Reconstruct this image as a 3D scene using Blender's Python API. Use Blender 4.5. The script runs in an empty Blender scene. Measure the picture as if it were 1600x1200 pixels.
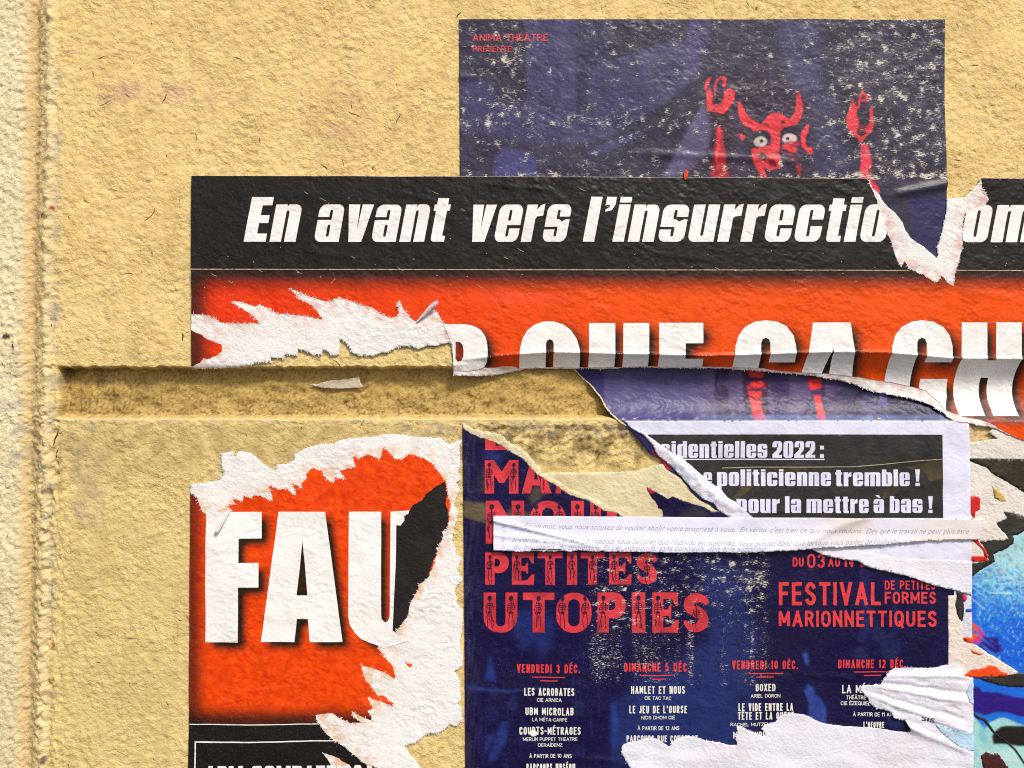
import bpy, math, random
import numpy as np
from mathutils import Vector
from mathutils.geometry import delaunay_2d_cdt

# ------------------------------------------------------------------ camera, sky, sun, exposure
SC = bpy.context.scene
S = 0.0005                     # metres of wall per unit of the layout grid (1600 x 1200 units = 0.8 x 0.6 m)
DIST = 0.62
WALL_Z = 1.55                  # height of the picture centre above the pavement
cam = bpy.data.cameras.new('camera'); cam_o = bpy.data.objects.new('camera', cam)
SC.collection.objects.link(cam_o)
cam_o.location = (0, -DIST, WALL_Z); cam_o.rotation_euler = (math.radians(90), 0, 0)
cam.sensor_width = 36.0; cam.lens = 36.0 * DIST / (1600 * S)
cam.clip_start = 0.01; cam.clip_end = 200.0
SC.camera = cam_o

SUN_EL, SUN_AZ = math.radians(50), math.radians(32)     # azimuth measured from straight in front towards the right
world = bpy.data.worlds.new('World'); SC.world = world; world.use_nodes = True
wn = world.node_tree; bg = wn.nodes['Background']
sky = wn.nodes.new('ShaderNodeTexSky'); sky.sky_type = 'NISHITA'; sky.sun_disc = False
sky.sun_elevation = SUN_EL; sky.sun_rotation = math.pi - SUN_AZ
sky.air_density = 1.0; sky.dust_density = 3.0; sky.ozone_density = 1.0
wn.links.new(sky.outputs[0], bg.inputs[0]); bg.inputs[1].default_value = 0.055
sun = bpy.data.lights.new('sun', 'SUN'); sun.energy = 1.5; sun.angle = math.radians(10); sun.color = (1.0, 0.95, 0.88)
sun_o = bpy.data.objects.new('sun', sun); SC.collection.objects.link(sun_o)
sdir = Vector((math.sin(SUN_AZ) * math.cos(SUN_EL), -math.cos(SUN_AZ) * math.cos(SUN_EL), math.sin(SUN_EL)))
sun_o.rotation_euler = sdir.to_track_quat('Z', 'Y').to_euler(); sun_o.location = (1, -2, 4)
SC.view_settings.view_transform = 'Standard'; SC.view_settings.look = 'None'
SC.view_settings.exposure = 1.24; SC.view_settings.gamma = 1.0
SC.view_settings.use_curve_mapping = False
try:
    SC.cycles.use_denoising = False; SC.cycles.filter_width = 1.1; SC.cycles.max_bounces = 6; SC.cycles.transparent_max_bounces = 8
except Exception:
    pass

# ------------------------------------------------------------------ numeric helpers
rng = np.random.default_rng(11)
def lin(c):
    c = np.asarray(c, float) / 255.0
    return np.where(c <= 0.04045, c / 12.92, ((c + 0.055) / 1.055) ** 2.4)
def sstep(a, b, x):
    t = np.clip((np.asarray(x, float) - a) / (b - a), 0, 1); return t * t * (3 - 2 * t)
GX0, GY0, GSTEP, GW, GH = -200, -200, 2.0, 1024, 840
def band(l0, l1, seed, stretch=(1.0, 1.0), rot=0.0):
    r = np.random.default_rng(seed); f = np.fft.fft2(r.standard_normal((GH, GW)))
    ky = np.fft.fftfreq(GH, GSTEP)[:, None]; kx = np.fft.fftfreq(GW, GSTEP)[None, :]
    c, s_ = math.cos(rot), math.sin(rot)
    k = np.sqrt(((kx * c + ky * s_) * stretch[0]) ** 2 + ((-kx * s_ + ky * c) * stretch[1]) ** 2) + 1e-9
    lam = 1 / k; w = np.exp(-(np.log(lam / math.sqrt(l0 * l1)) / (0.5 * math.log(l1 / l0) + 1e-6)) ** 2)
    a = np.real(np.fft.ifft2(f * w)); return a / a.std()
F_BIG = band(120, 420, 1); F_MESO = band(28, 75, 2, (1, 1.25), 0.5)
F_LUMP = band(9, 24, 3, (0.9, 1.3), 0.6); F_FINE = band(5, 10, 4, (0.8, 1.2), 0.5)
F_STREAK = band(4, 30, 5, (0.25, 2.2), 0.25); F_SPOT = band(12, 60, 6)
def samp(a, px, py, x0=GX0, y0=GY0, st=GSTEP):
    u = np.clip((np.asarray(px, float) - x0) / st, 0, a.shape[1] - 1.001)
    v = np.clip((np.asarray(py, float) - y0) / st, 0, a.shape[0] - 1.001)
    i = u.astype(int); j = v.astype(int); fu = u - i; fv = v - j
    if a.ndim == 3: fu = fu[..., None]; fv = fv[..., None]
    return (a[j, i] * (1 - fu) + a[j, i + 1] * fu) * (1 - fv) + (a[j + 1, i] * (1 - fu) + a[j + 1, i + 1] * fu) * fv

def samp3(a, px, py):
    u = np.clip((np.asarray(px, float) - GX0) / GSTEP, 1, a.shape[1] - 3.01); v = np.clip((np.asarray(py, float) - GY0) / GSTEP, 1, a.shape[0] - 3.01)
    i = np.floor(u).astype(int); j = np.floor(v).astype(int); fu = u - i; fv = v - j
    w = lambda t: ((1 - t) ** 3 / 6, (3 * t ** 3 - 6 * t ** 2 + 4) / 6, (-3 * t ** 3 + 3 * t ** 2 + 3 * t + 1) / 6, t ** 3 / 6)
    wu, wv = w(fu), w(fv); out = 0
    for q in range(4):
        for p in range(4): out = out + a[j + q - 1, i + p - 1] * wu[p] * wv[q]
    return out
# ------------------------------------------------------------------ outlines
def jag(pts, amp=1.2, step=2.6, seed=0):
    """a torn line: extra points pushed sideways by rough noise"""
    r = random.Random(seed); out = []
    slow = 0.0
    for (x0, y0), (x1, y1) in zip(pts[:-1], pts[1:]):
        L = math.hypot(x1 - x0, y1 - y0); n = max(1, int(L / step)); out.append((x0, y0))
        nx, ny = (-(y1 - y0) / (L + 1e-9), (x1 - x0) / (L + 1e-9))
        for k in range(1, n):
            t = k / n; slow = 0.6 * slow + 0.4 * r.gauss(0, amp)
            d = (slow + r.uniform(-0.5, 0.5) * amp) * min(1, 4 * t * (1 - t) + 0.3)
            out.append((x0 + (x1 - x0) * t + nx * d, y0 + (y1 - y0) * t + ny * d))
    out.append(pts[-1]); return out
def chain(*parts):
    out = []
    for k, p in enumerate(parts):
        if p[0] == 't':
            p2 = jag(p[1], p[2] if len(p) > 2 else 1.2, p[3] if len(p) > 3 else 2.6, 100 + k * 7 + int(p[1][0][0]))
        else: p2 = p[1]
        for q in p2:
            if not out or math.hypot(out[-1][0] - q[0], out[-1][1] - q[1]) > 0.25: out.append((float(q[0]), float(q[1])))
    if math.hypot(out[0][0] - out[-1][0], out[0][1] - out[-1][1]) < 0.25: out.pop()
    return out
def box(x0, y0, x1, y1, tl=0, tr=0, br=0, bl=0, n=5):
    """y-up rectangle with its own radius at each corner"""
    out = []
    for (cx, cy, r, a0) in ((x1, y1, tr, 90), (x0, y1, tl, 180), (x0, y0, bl, 270), (x1, y0, br, 360)):
        if r <= 0: out.append((cx, cy)); continue
        mx = cx - r if cx == x1 else cx + r; my = cy - r if cy == y1 else cy + r
        ts = np.linspace(a0 - 90, a0, n + 1)
        out += [(mx + r * math.cos(math.radians(t)), my + r * math.sin(math.radians(t))) for t in ts]
    return out
def ell(cx, cy, rx, ry, n=14, a=0.0):
    return [(cx + rx * math.cos(t) * math.cos(a) - ry * math.sin(t) * math.sin(a), cy + rx * math.cos(t) * math.sin(a) + ry * math.sin(t) * math.cos(a))
            for t in [2 * math.pi * k / n for k in range(n)]]
def strip_poly(pts, w):
    L, R = [], []
    for k, (x, y) in enumerate(pts):
        a = pts[max(0, k - 1)]; b = pts[min(len(pts) - 1, k + 1)]
        d = math.hypot(b[0] - a[0], b[1] - a[1]) + 1e-9; nx, ny = -(b[1] - a[1]) / d, (b[0] - a[0]) / d
        ww = w[k] if isinstance(w, (list, tuple)) else w
        L.append((x + nx * ww / 2, y + ny * ww / 2)); R.append((x - nx * ww / 2, y - ny * ww / 2))
    return L + R[::-1]
def inside(poly, P):
    """even-odd test of the points P against one outline"""
    x, y = P[:, 0], P[:, 1]; o = np.argsort(y, kind='stable'); ys = y[o]; xs = x[o]; f = np.zeros(len(P), bool)
    q = np.asarray(poly, float); r = np.roll(q, -1, 0)
    lo = np.minimum(q[:, 1], r[:, 1]); hi = np.maximum(q[:, 1], r[:, 1])
    i0 = np.searchsorted(ys, lo, 'right'); i1 = np.searchsorted(ys, hi, 'right')
    for k in range(len(q)):
        if i1[k] > i0[k]:
            sl = slice(i0[k], i1[k]); (ax, ay), (bx, by) = q[k], r[k]
            f[sl] ^= xs[sl] < ax + (ys[sl] - ay) * (bx - ax) / (by - ay)
    out = np.zeros(len(P), bool); out[o] = f; return out
def any_in(polys, P):
    m = np.zeros(len(P), bool)
    for p in polys: m |= inside(p, P)
    return m
def dense(p, step):
    out = []
    for (ax, ay), (bx, by) in zip(p, p[1:] + p[:1]):
        n = max(1, int(math.hypot(bx - ax, by - ay) / step)); out += [(ax + (bx - ax) * k / n, ay + (by - ay) * k / n) for k in range(n)]
    return out
def tess(adds, subs=(), clips=None, sp=6.0, extra=None, hole=None):
    """triangles of (union of adds) minus subs, within clips, with inner points every sp"""
    stp = min(5.0, max(3.0, sp)); adds = [dense(list(map(tuple, p)), stp) for p in adds]; subs = [dense(list(map(tuple, p)), stp) for p in subs]
    if clips: clips = [dense(list(map(tuple, p)), stp) for p in clips]
    allp = np.concatenate([np.asarray(p, float) for p in adds]); x0, y0 = allp.min(0); x1, y1 = allp.max(0)
    gx, gy = np.meshgrid(np.arange(x0 + sp / 2, x1, sp), np.arange(y0 + sp / 2, y1, sp))
    G = np.stack([gx.ravel(), gy.ravel()], 1)
    if len(G):
        G = G + np.random.default_rng(3).uniform(-0.22, 0.22, G.shape) * sp; G = G[any_in(adds, G)]
        if hole: G = G[~((G[:, 0] > hole[0]) & (G[:, 0] < hole[2]) & (G[:, 1] > hole[1]) & (G[:, 1] < hole[3]))]
    if extra is not None: extra = extra[any_in(adds, extra)]
    if extra is not None and len(extra): G = np.concatenate([G, extra]) if len(G) else extra
    V = [Vector(p) for p in G]; E = []
    for p in list(adds) + list(subs) + (list(clips) if clips else []):
        if clips and any(p is t for t in clips):
            q = np.asarray(p)
            if q[:, 0].max() < x0 or q[:, 0].min() > x1 or q[:, 1].max() < y0 or q[:, 1].min() > y1: continue
        b = len(V); n = len(p); V += [Vector(t) for t in p]; E += [(b + i, b + (i + 1) % n) for i in range(n)]
    vo, eo, fo, *_ = delaunay_2d_cdt(V, E, [], 0, 1e-3)
    P = np.array([(v[0], v[1]) for v in vo]); T = np.array(fo)
    C = P[T].mean(1); k = any_in(adds, C)
    if subs: k &= ~any_in(subs, C)
    if clips: k &= any_in(clips, C)
    T = T[k]; used, inv = np.unique(T, return_inverse=True)
    return P[used], inv.reshape(-1, 3)

# ------------------------------------------------------------------ print painting (colour of the ink, plus a sheen painted in on the groove stretch)
class Canvas:
    def __init__(s, x0, y0, x1, y1, col, st=1.0):
        s.x0, s.y0, s.st = x0, y0, st; s.w = int((x1 - x0) / st) + 2; s.h = int((y1 - y0) / st) + 2
        s.a = np.empty((s.h, s.w, 3)); s.a[:] = lin(col)
    def mask(s, poly, blur=0.0):
        q = (np.asarray(poly, float) - (s.x0, s.y0)) / s.st; r = np.roll(q, -1, 0); m = np.zeros((s.h, s.w + 1), np.int8)
        for (ax, ay), (bx, by) in zip(q, r):
            if ay == by: continue
            lo, hi = (ay, by) if ay < by else (by, ay)
            rows = np.arange(max(0, math.ceil(lo)), min(s.h - 1, math.ceil(hi) - 1) + 1)
            if len(rows) == 0: continue
            xs = ax + (rows - ay) * (bx - ax) / (by - ay); ci = np.clip(np.ceil(xs), 0, s.w).astype(int)
            np.bitwise_xor.at(m, (rows, ci), 1)
        m = (np.cumsum(m, 1) % 2)[:, :s.w].astype(float)
        if blur > 0: m = s.blur(m, blur / s.st)
        return m
    def blur(s, m, sg):
        pad = int(sg * 3) + 2; mm = np.pad(m, pad, mode='edge')
        ky = np.fft.fftfreq(mm.shape[0])[:, None]; kx = np.fft.rfftfreq(mm.shape[1])[None, :]
        g = np.exp(-2 * (math.pi * sg) ** 2 * (kx ** 2 + ky ** 2))
        return np.fft.irfft2(np.fft.rfft2(mm) * g, s=mm.shape)[pad:-pad, pad:-pad]
    def fill(s, poly, col, blur=0.0, al=1.0):
        m = np.clip(s.mask(poly, blur), 0, 1)[..., None] * al; s.a = s.a * (1 - m) + lin(col) * m
    def mix(s, m, col): m = np.clip(m, 0, 1)[..., None]; s.a = s.a * (1 - m) + lin(col) * m
    def grid(s): return np.meshgrid(s.x0 + np.arange(s.w) * s.st, s.y0 + np.arange(s.h) * s.st)
    def at(s, px, py): return samp(s.a, px, py, s.x0, s.y0, s.st)

# ------------------------------------------------------------------ objects
def empty(name, label, cat, px, py, group=None):
    o = bpy.data.objects.new(name, None); SC.collection.objects.link(o)
    o.location = ((px - 800) * S, 0, (600 - py) * S + WALL_Z); o.empty_display_size = 0.02
    o['label'] = label; o['category'] = cat
    if group: o['group'] = group
    return o
def build(name, P, T, h, mat, parent=None, col=None, attrs=None, skirt=0.0, px_origin=None, smooth=True):
    """P in layout units, h = millimetres in front of the wall plane"""
    P = np.asarray(P, float); T = np.asarray(T, int); n = len(P)
    X = (P[:, 0] - 800) * S; Z = (600 - P[:, 1]) * S + WALL_Z; Y = -np.asarray(h, float) * 0.001
    tri = [T[:, ::1]]
    e1, e2 = P[T[:, 1]] - P[T[:, 0]], P[T[:, 2]] - P[T[:, 0]]
    flip = (e1[:, 0] * e2[:, 1] - e1[:, 1] * e2[:, 0]) > 0      # y runs down: counter-clockwise seen from the front
    T = T.copy(); T[flip] = T[flip][:, ::-1]
    V = np.stack([X, Y, Z], 1); A = T; src = np.arange(n)
    if skirt > 0:
        E = np.concatenate([T[:, [0, 1]], T[:, [1, 2]], T[:, [2, 0]]]); key = E[:, 0].astype(np.int64) * n + E[:, 1]
        rk = E[:, 1].astype(np.int64) * n + E[:, 0]; B = E[~np.isin(key, rk)]
        bv, inv = np.unique(B, return_inverse=True); inv = inv.reshape(-1, 2)
        W = V[bv].copy(); W[:, 1] += skirt * 0.001
        i0, i1 = B[:, 0], B[:, 1]; j0, j1 = n + inv[:, 0], n + inv[:, 1]
        A = np.concatenate([T, np.stack([i1, i0, j0], 1), np.stack([i1, j0, j1], 1)]); V = np.concatenate([V, W]); src = np.concatenate([src, bv])
    if parent is not None: V = V - np.array(parent.location)
    else:
        base = V.mean(0); V = V - base
    me = bpy.data.meshes.new(name); me.vertices.add(len(V)); me.vertices.foreach_set('co', V.ravel().astype(np.float32))
    me.loops.add(A.size); me.loops.foreach_set('vertex_index', A.ravel().astype(np.int32))
    me.polygons.add(len(A)); me.polygons.foreach_set('loop_start', np.arange(0, A.size, 3, dtype=np.int32))
    me.polygons.foreach_set('loop_total', np.full(len(A), 3, np.int32)); me.update(calc_edges=True)
    me.polygons.foreach_set('use_smooth', np.full(len(A), smooth, bool))
    PP = P[src]; uv = me.uv_layers.new(name='UVMap')
    U = np.stack([(PP[:, 0]) * S, (1200 - PP[:, 1]) * S], 1)[A.ravel()]; uv.data.foreach_set('uv', U.ravel().astype(np.float32))
    if col is not None:
        c = np.ones((len(V), 4)); c[:, :3] = np.clip(col[src] if np.ndim(col) == 2 else np.tile(col, (len(V), 1)), 0, 1)
        at = me.color_attributes.new('ink', 'FLOAT_COLOR', 'POINT'); at.data.foreach_set('color', c.ravel().astype(np.float32))
    for k, v in (attrs or {}).items():
        at = me.attributes.new(k, 'FLOAT', 'POINT'); at.data.foreach_set('value', np.asarray(v)[src].astype(np.float32))
    me.materials.append(mat)
    o = bpy.data.objects.new(name, me); SC.collection.objects.link(o)
    if parent is not None: o.parent = parent
    else: o.location = base
    return o
def tag(o, label, cat, group=None):
    o['label'] = label; o['category'] = cat
    if group: o['group'] = group
    return o

# ------------------------------------------------------------------ materials
def relief(nt, uv, strength, fine, det=1.4):
    """plaster relief in the bump of everything glued to the wall"""
    N, L = nt.nodes, nt.links
    mp = N.new('ShaderNodeMapping'); mp.inputs['Rotation'].default_value = (0, 0, 0.5); mp.inputs['Scale'].default_value = (1.0, 1.2, 1); L.new(uv, mp.inputs[0])
    a = N.new('ShaderNodeTexNoise'); a.inputs['Scale'].default_value = 170; a.inputs['Detail'].default_value = det; a.inputs['Roughness'].default_value = 0.55; L.new(mp.outputs[0], a.inputs[0])
    b = N.new('ShaderNodeTexNoise'); b.inputs['Scale'].default_value = 420; b.inputs['Detail'].default_value = 4.0; b.inputs['Roughness'].default_value = 0.6; L.new(mp.outputs[0], b.inputs[0])
    pm = noise(nt, uv, 34, 3, 0.6, (1, 1, 1), 0.0, (11, 3, 0)); pk = ramp(nt, pm, 0.36, 0.66, 0.30, 1.35)
    am = math_(nt, 'MULTIPLY', math_(nt, 'SUBTRACT', a.outputs[0], 0.5), pk)
    b1 = N.new('ShaderNodeBump'); b1.inputs['Strength'].default_value = 1.0; b1.inputs['Distance'].default_value = 0.0019 * strength; L.new(am, b1.inputs['Height'])
    b2 = N.new('ShaderNodeBump'); b2.inputs['Strength'].default_value = 1.0; b2.inputs['Distance'].default_value = 0.00075 * fine; L.new(b.outputs[0], b2.inputs['Height']); L.new(b1.outputs[0], b2.inputs['Normal'])
    return b2.outputs[0], b1, b2
def ramp(nt, src, lo, hi, v0=0.0, v1=1.0):
    m = nt.nodes.new('ShaderNodeMapRange'); m.inputs['From Min'].default_value = lo; m.inputs['From Max'].default_value = hi
    m.inputs['To Min'].default_value = v0; m.inputs['To Max'].default_value = v1; m.clamp = True; nt.links.new(src, m.inputs['Value']); return m.outputs[0]
def mixc(nt, fac, a, b, mode='MIX'):
    m = nt.nodes.new('ShaderNodeMix'); m.data_type = 'RGBA'; m.blend_type = mode
    if isinstance(fac, (int, float)): m.inputs[0].default_value = fac
    else: nt.links.new(fac, m.inputs[0])
    for s_, v in ((m.inputs[6], a), (m.inputs[7], b)):
        if hasattr(v, 'is_linked') or hasattr(v, 'links'): nt.links.new(v, s_)
        else: s_.default_value = (*[float(t) for t in v], 1)
    return m.outputs[2]
def noise(nt, uv, scale, detail=3, rough=0.6, stretch=(1, 1, 1), rot=0.0, off=(0, 0, 0)):
    mp = nt.nodes.new('ShaderNodeMapping'); mp.inputs['Scale'].default_value = stretch; mp.inputs['Rotation'].default_value = (0, 0, rot); mp.inputs['Location'].default_value = off
    nt.links.new(uv, mp.inputs[0])
    a = nt.nodes.new('ShaderNodeTexNoise'); a.inputs['Scale'].default_value = scale; a.inputs['Detail'].default_value = detail; a.inputs['Roughness'].default_value = rough
    nt.links.new(mp.outputs[0], a.inputs[0]); return a.outputs[0]
def math_(nt, op, a, b=None):
    m = nt.nodes.new('ShaderNodeMath'); m.operation = op
    for k, v in enumerate((a, b)):
        if v is None: continue
        if isinstance(v, (int, float)): m.inputs[k].default_value = v
        else: nt.links.new(v, m.inputs[k])
    return m.outputs[0]
MATS = {}
def make(name, base=None, rough=0.6, spec=0.4, bump=1.0, fine=1.0, ink=False, mottle=0.12, wear=False, specks=0.0, tone2=None, wear_col=(222, 214, 196), fibre=0.0, det=1.4):
    m = bpy.data.materials.new(name); m.use_nodes = True; nt = m.node_tree; N, L = nt.nodes, nt.links
    p = N['Principled BSDF']; u = N.new('ShaderNodeUVMap'); uv = u.outputs[0]
    if ink:
        a = N.new('ShaderNodeAttribute'); a.attribute_name = 'ink'; c = a.outputs['Color']
    else:
        rgb = N.new('ShaderNodeRGB'); rgb.outputs[0].default_value = (*[float(t) for t in lin(base)], 1); c = rgb.outputs[0]
    if mottle:
        n1 = noise(nt, uv, 60, 5, 0.65); k = ramp(nt, n1, 0.3, 0.7, 1 - mottle, 1 + mottle * 0.6)
        h = N.new('ShaderNodeHueSaturation'); L.new(c, h.inputs['Color']); L.new(k, h.inputs['Value']); c = h.outputs[0]
        n2 = noise(nt, uv, 900, 2, 0.7, off=(3, 1, 0)); k = ramp(nt, n2, 0.3, 0.7, 1 - mottle * 0.7, 1 + mottle * 0.5)
        h = N.new('ShaderNodeHueSaturation'); L.new(c, h.inputs['Color']); L.new(k, h.inputs['Value']); c = h.outputs[0]
    if tone2:
        n3 = noise(nt, uv, 28, 5, 0.7, off=(7, 2, 0)); c = mixc(nt, ramp(nt, n3, 0.48, 0.68, 0, 0.75), c, lin(tone2))
    if fibre:
        n5 = noise(nt, uv, 700, 3, 0.75, (0.45, 1.5, 1), 0.2); c = mixc(nt, ramp(nt, n5, 0.60, 0.72, 0, fibre), c, lin((150, 138, 126)))
    if specks:
        n4 = noise(nt, uv, 620, 2, 0.5, off=(1, 9, 0)); c = mixc(nt, ramp(nt, n4, 0.725, 0.75, 0, specks), c, lin((60, 50, 42)))
    if wear:
        aw = N.new('ShaderNodeAttribute'); aw.attribute_name = 'wear'
        f = noise(nt, uv, 950, 3, 0.7, (0.38, 1.6, 1), 0.05, (5, 5, 0)); g = noise(nt, uv, 120, 4, 0.65, (0.35, 1.7, 1), 0.0, (2, 8, 0))
        s_ = math_(nt, 'ADD', f, math_(nt, 'MULTIPLY', math_(nt, 'SUBTRACT', g, 0.5), 0.42))
        s_ = math_(nt, 'ADD', s_, math_(nt, 'MULTIPLY', aw.outputs['Fac'], 0.30))
        dust = noise(nt, uv, 1500, 2, 0.6, (0.8, 1.1, 1), 0.0, (4, 4, 0)); dust = math_(nt, 'ADD', dust, math_(nt, 'MULTIPLY', aw.outputs['Fac'], 0.10))
        c = mixc(nt, ramp(nt, dust, 0.66, 0.72, 0, 0.40), c, lin((170, 160, 156)))
        c = mixc(nt, ramp(nt, s_, 0.765, 0.80, 0, 0.92), c, lin(wear_col))
    L.new(c, p.inputs['Base Color']); p.inputs['Roughness'].default_value = rough; p.inputs['Specular IOR Level'].default_value = spec
    if bump:
        nrm, b1, b2 = relief(nt, uv, bump, fine, det); L.new(nrm, p.inputs['Normal'])
    MATS[name] = m; return m

M_WALL = make('painted_stucco', ink=True, rough=0.9, spec=0.15, bump=0.95, fine=0.95, mottle=0.10, specks=0.0, det=4.0)
M_WHITE = make('torn_white_fibre', (232, 228, 223), rough=0.9, spec=0.15, bump=0.45, fine=0.9, mottle=0.05, tone2=(224, 204, 190), fibre=0.16, specks=0.3)
M_FIBRE = make('stained_white_fibre', ink=True, rough=0.9, spec=0.12, bump=0.52, fine=0.6, mottle=0.05, fibre=0.14, specks=0.3)
M_CREAM = make('cream_paste_paper', (222, 208, 168), rough=0.9, spec=0.15, bump=0.45, fine=0.7, mottle=0.07, tone2=(200, 178, 130), fibre=0.2)
M_LETTER = make('white_print_ink', (242, 238, 232), rough=0.5, spec=0.3, bump=0.5, fine=0.14, mottle=0.04, tone2=(230, 224, 214), specks=0.55)
M_NOTICE = make('notice_paper', (226, 224, 240), rough=0.6, spec=0.3, bump=0.22, fine=0.25, mottle=0.04, tone2=(205, 202, 222), specks=0.25)
M_NLET = make('notice_letters', (226, 222, 240), rough=0.6, spec=0.3, bump=0.22, fine=0.25, mottle=0.08, tone2=(196, 190, 212))
M_NBLACK = make('notice_black_toner', (46, 43, 40), rough=0.55, spec=0.35, bump=0.25, fine=0.3, mottle=0.5)
M_STRIP = make('slogan_strip_paper', ink=True, rough=0.45, spec=0.35, bump=0.14, fine=0.12, mottle=0.03)
M_SCRIPT = make('grey_script_ink', (172, 168, 180), rough=0.6, bump=0.14, fine=0.1, mottle=0.1)
M_SLOGAN = make('slogan_poster_print', ink=True, rough=0.46, spec=0.22, bump=0.62, fine=0.12, mottle=0.16, wear=True, wear_col=(214, 200, 180))
M_THEATRE = make('theatre_poster_print', ink=True, rough=0.40, spec=0.26, bump=0.46, fine=0.25, mottle=0.30, wear=True)
M_RED = make('red_print_ink', ink=True, rough=0.42, spec=0.4, bump=0.3, fine=0.3, mottle=0.14, wear=True)
M_TXT = make('white_small_text', (232, 228, 216), rough=0.5, bump=0.2, fine=0.2, mottle=0.05)
M_DARKINK = make('dark_ornament_ink', (44, 16, 48), rough=0.5, bump=0.2, fine=0.2, mottle=0.1)
M_PAINT = make('painted_poster_print', ink=True, rough=0.38, spec=0.45, bump=0.28, fine=0.3, mottle=0.12)
M_FOLD = make('crumpled_white_paper', (228, 225, 234), rough=0.75, spec=0.25, bump=0.25, fine=0.6, mottle=0.04, tone2=(220, 210, 214), fibre=0.12)
M_SCRAP = make('grey_scrap', (196, 184, 156), rough=0.8, bump=0.3, fine=0.5, mottle=0.1)
M_FISS = make('dark_fissure', (58, 42, 24), rough=0.9, spec=0.1, bump=0, mottle=0.2)
M_STEEL = make('staple_steel', (70, 66, 62), rough=0.4, spec=0.5, bump=0, mottle=0.1); M_STEEL.node_tree.nodes['Principled BSDF'].inputs['Metallic'].default_value = 0.8
M_PAVE = make('pavement_asphalt', (92, 90, 88), rough=0.9, bump=0, mottle=0.2)
M_CURL = make('curled_paper_back', (230, 208, 206), rough=0.7, bump=0.2, fine=0.5, mottle=0.1)

# ------------------------------------------------------------------ height of things in front of the wall plane (mm)
def groove_d(px, py):
    wob = 0.9 * samp(F_SPOT, px, 0 * py + 575); wl = 2.0 * samp(F_MESO, 0 * px + 40, py)
    lip = 25.0 * sstep(705, 800, px); top = sstep(572.0, 577.5, py + wob * sstep(760, 700, px) + lip); bot = 1 - sstep(648.5, 656.5, py + 0.8 * wob)
    return top * bot * sstep(89, 94.5, px + wl * 0.9)
def hs(px, py):                                   # the slow swell that everything pasted on shares
    return 0.30 * samp3(F_BIG, px, py) + 0.13 * samp3(F_MESO, px, py)
def bead_x(py): return 80 - 15 * np.clip(np.asarray(py, float), -100, 1300) / 1200.0
def h_wall(px, py):
    px = np.asarray(px, float); py = np.asarray(py, float); b = bead_x(py)
    g = groove_d(px, py)
    rough = 0.17 + 0.16 * sstep(110, 60, px) + 0.12 * np.exp(-((px - b) / 9) ** 2) + 0.20 * np.exp(-((px - b - 6) / 30) ** 2) * sstep(560, 760, py) * (1 + .5 * np.clip(samp(F_MESO, px + 20, py), -1.4, 2)) + 0.45 * sstep(660, 668, py) * sstep(745, 700, py) * sstep(700, 760, px)
    rough = rough * (1 + 0.8 * g) * (1 + 0.28 * np.clip(samp(F_SPOT, px + 60, py + 40), -1.5, 2)) * 0.92
    h = hs(px, py) + rough * samp(F_LUMP, px, py) + (0.55 + .35 * sstep(120, 60, px)) * rough * samp(F_FINE, px, py)
    h = h - (10.0 + 7.5 * sstep(850, 960, px)) * g + g * 0.45 * samp(F_MESO, px, py * 1.6)
    h = h - 0.9 * sstep(660, 672, py) * sstep(750, 700, py) * sstep(720, 760, px) * sstep(1130, 1060, px)
    for (x_, y_, r_, a_) in ((149, 63, 3.5, 1.2), (238, 170, 5, 1.1), (233, 279, 6, 1.2), (112, 80, 9, .8), (300, 62, 4, .6), (430, 590, 7, -1), (535, 629, 4, -1), (331, 733, 5, 1.2), (72, 872, 9, 1.6), (243, 962, 5, 1.0), (186, 1145, 5, .9), (978, 118, 3, 0)): h = h + a_ * np.exp(-((px - x_) ** 2 + (1.5 * (py - y_)) ** 2) / r_ ** 2)
    h = h + 0.8 * np.exp(-(((px - 580) / 14) ** 2 + ((py - 262) / 20) ** 2)) * samp(F_FINE, px, py)
    h = h + 0.55 * np.exp(-((px - b - 8) / 26) ** 2) * sstep(600, 760, py) * samp(F_MESO, px * 1.7, py * 1.9)
    cov = np.maximum(sstep(975, 1010, px) * sstep(636, 646, py), sstep(740, 750, px) * sstep(815, 825, py)); h = h * (1 - .4 * cov) - 0.9 * cov
    h = h + (2.6 + .5 * samp(F_SPOT, 0 * px + 70, py * .8)) * np.exp(-((px - b - 1.5 * samp(F_SPOT, 0 * px + 10, py * .5)) / 7.5) ** 2) - 4.6 * np.exp(-((px - (b - 27)) / 11) ** 2)
    h = h - 1.2 * sstep(b - 20, b - 60, px)
    return h
def crease_y(px): return np.interp(px, [690, 720, 790, 860, 1100, 1180, 1300, 1380, 1440, 1490, 1600], [566, 563, 555, 550.5, 556, 554, 550, 551, 556, 560.5, 561])
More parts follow.
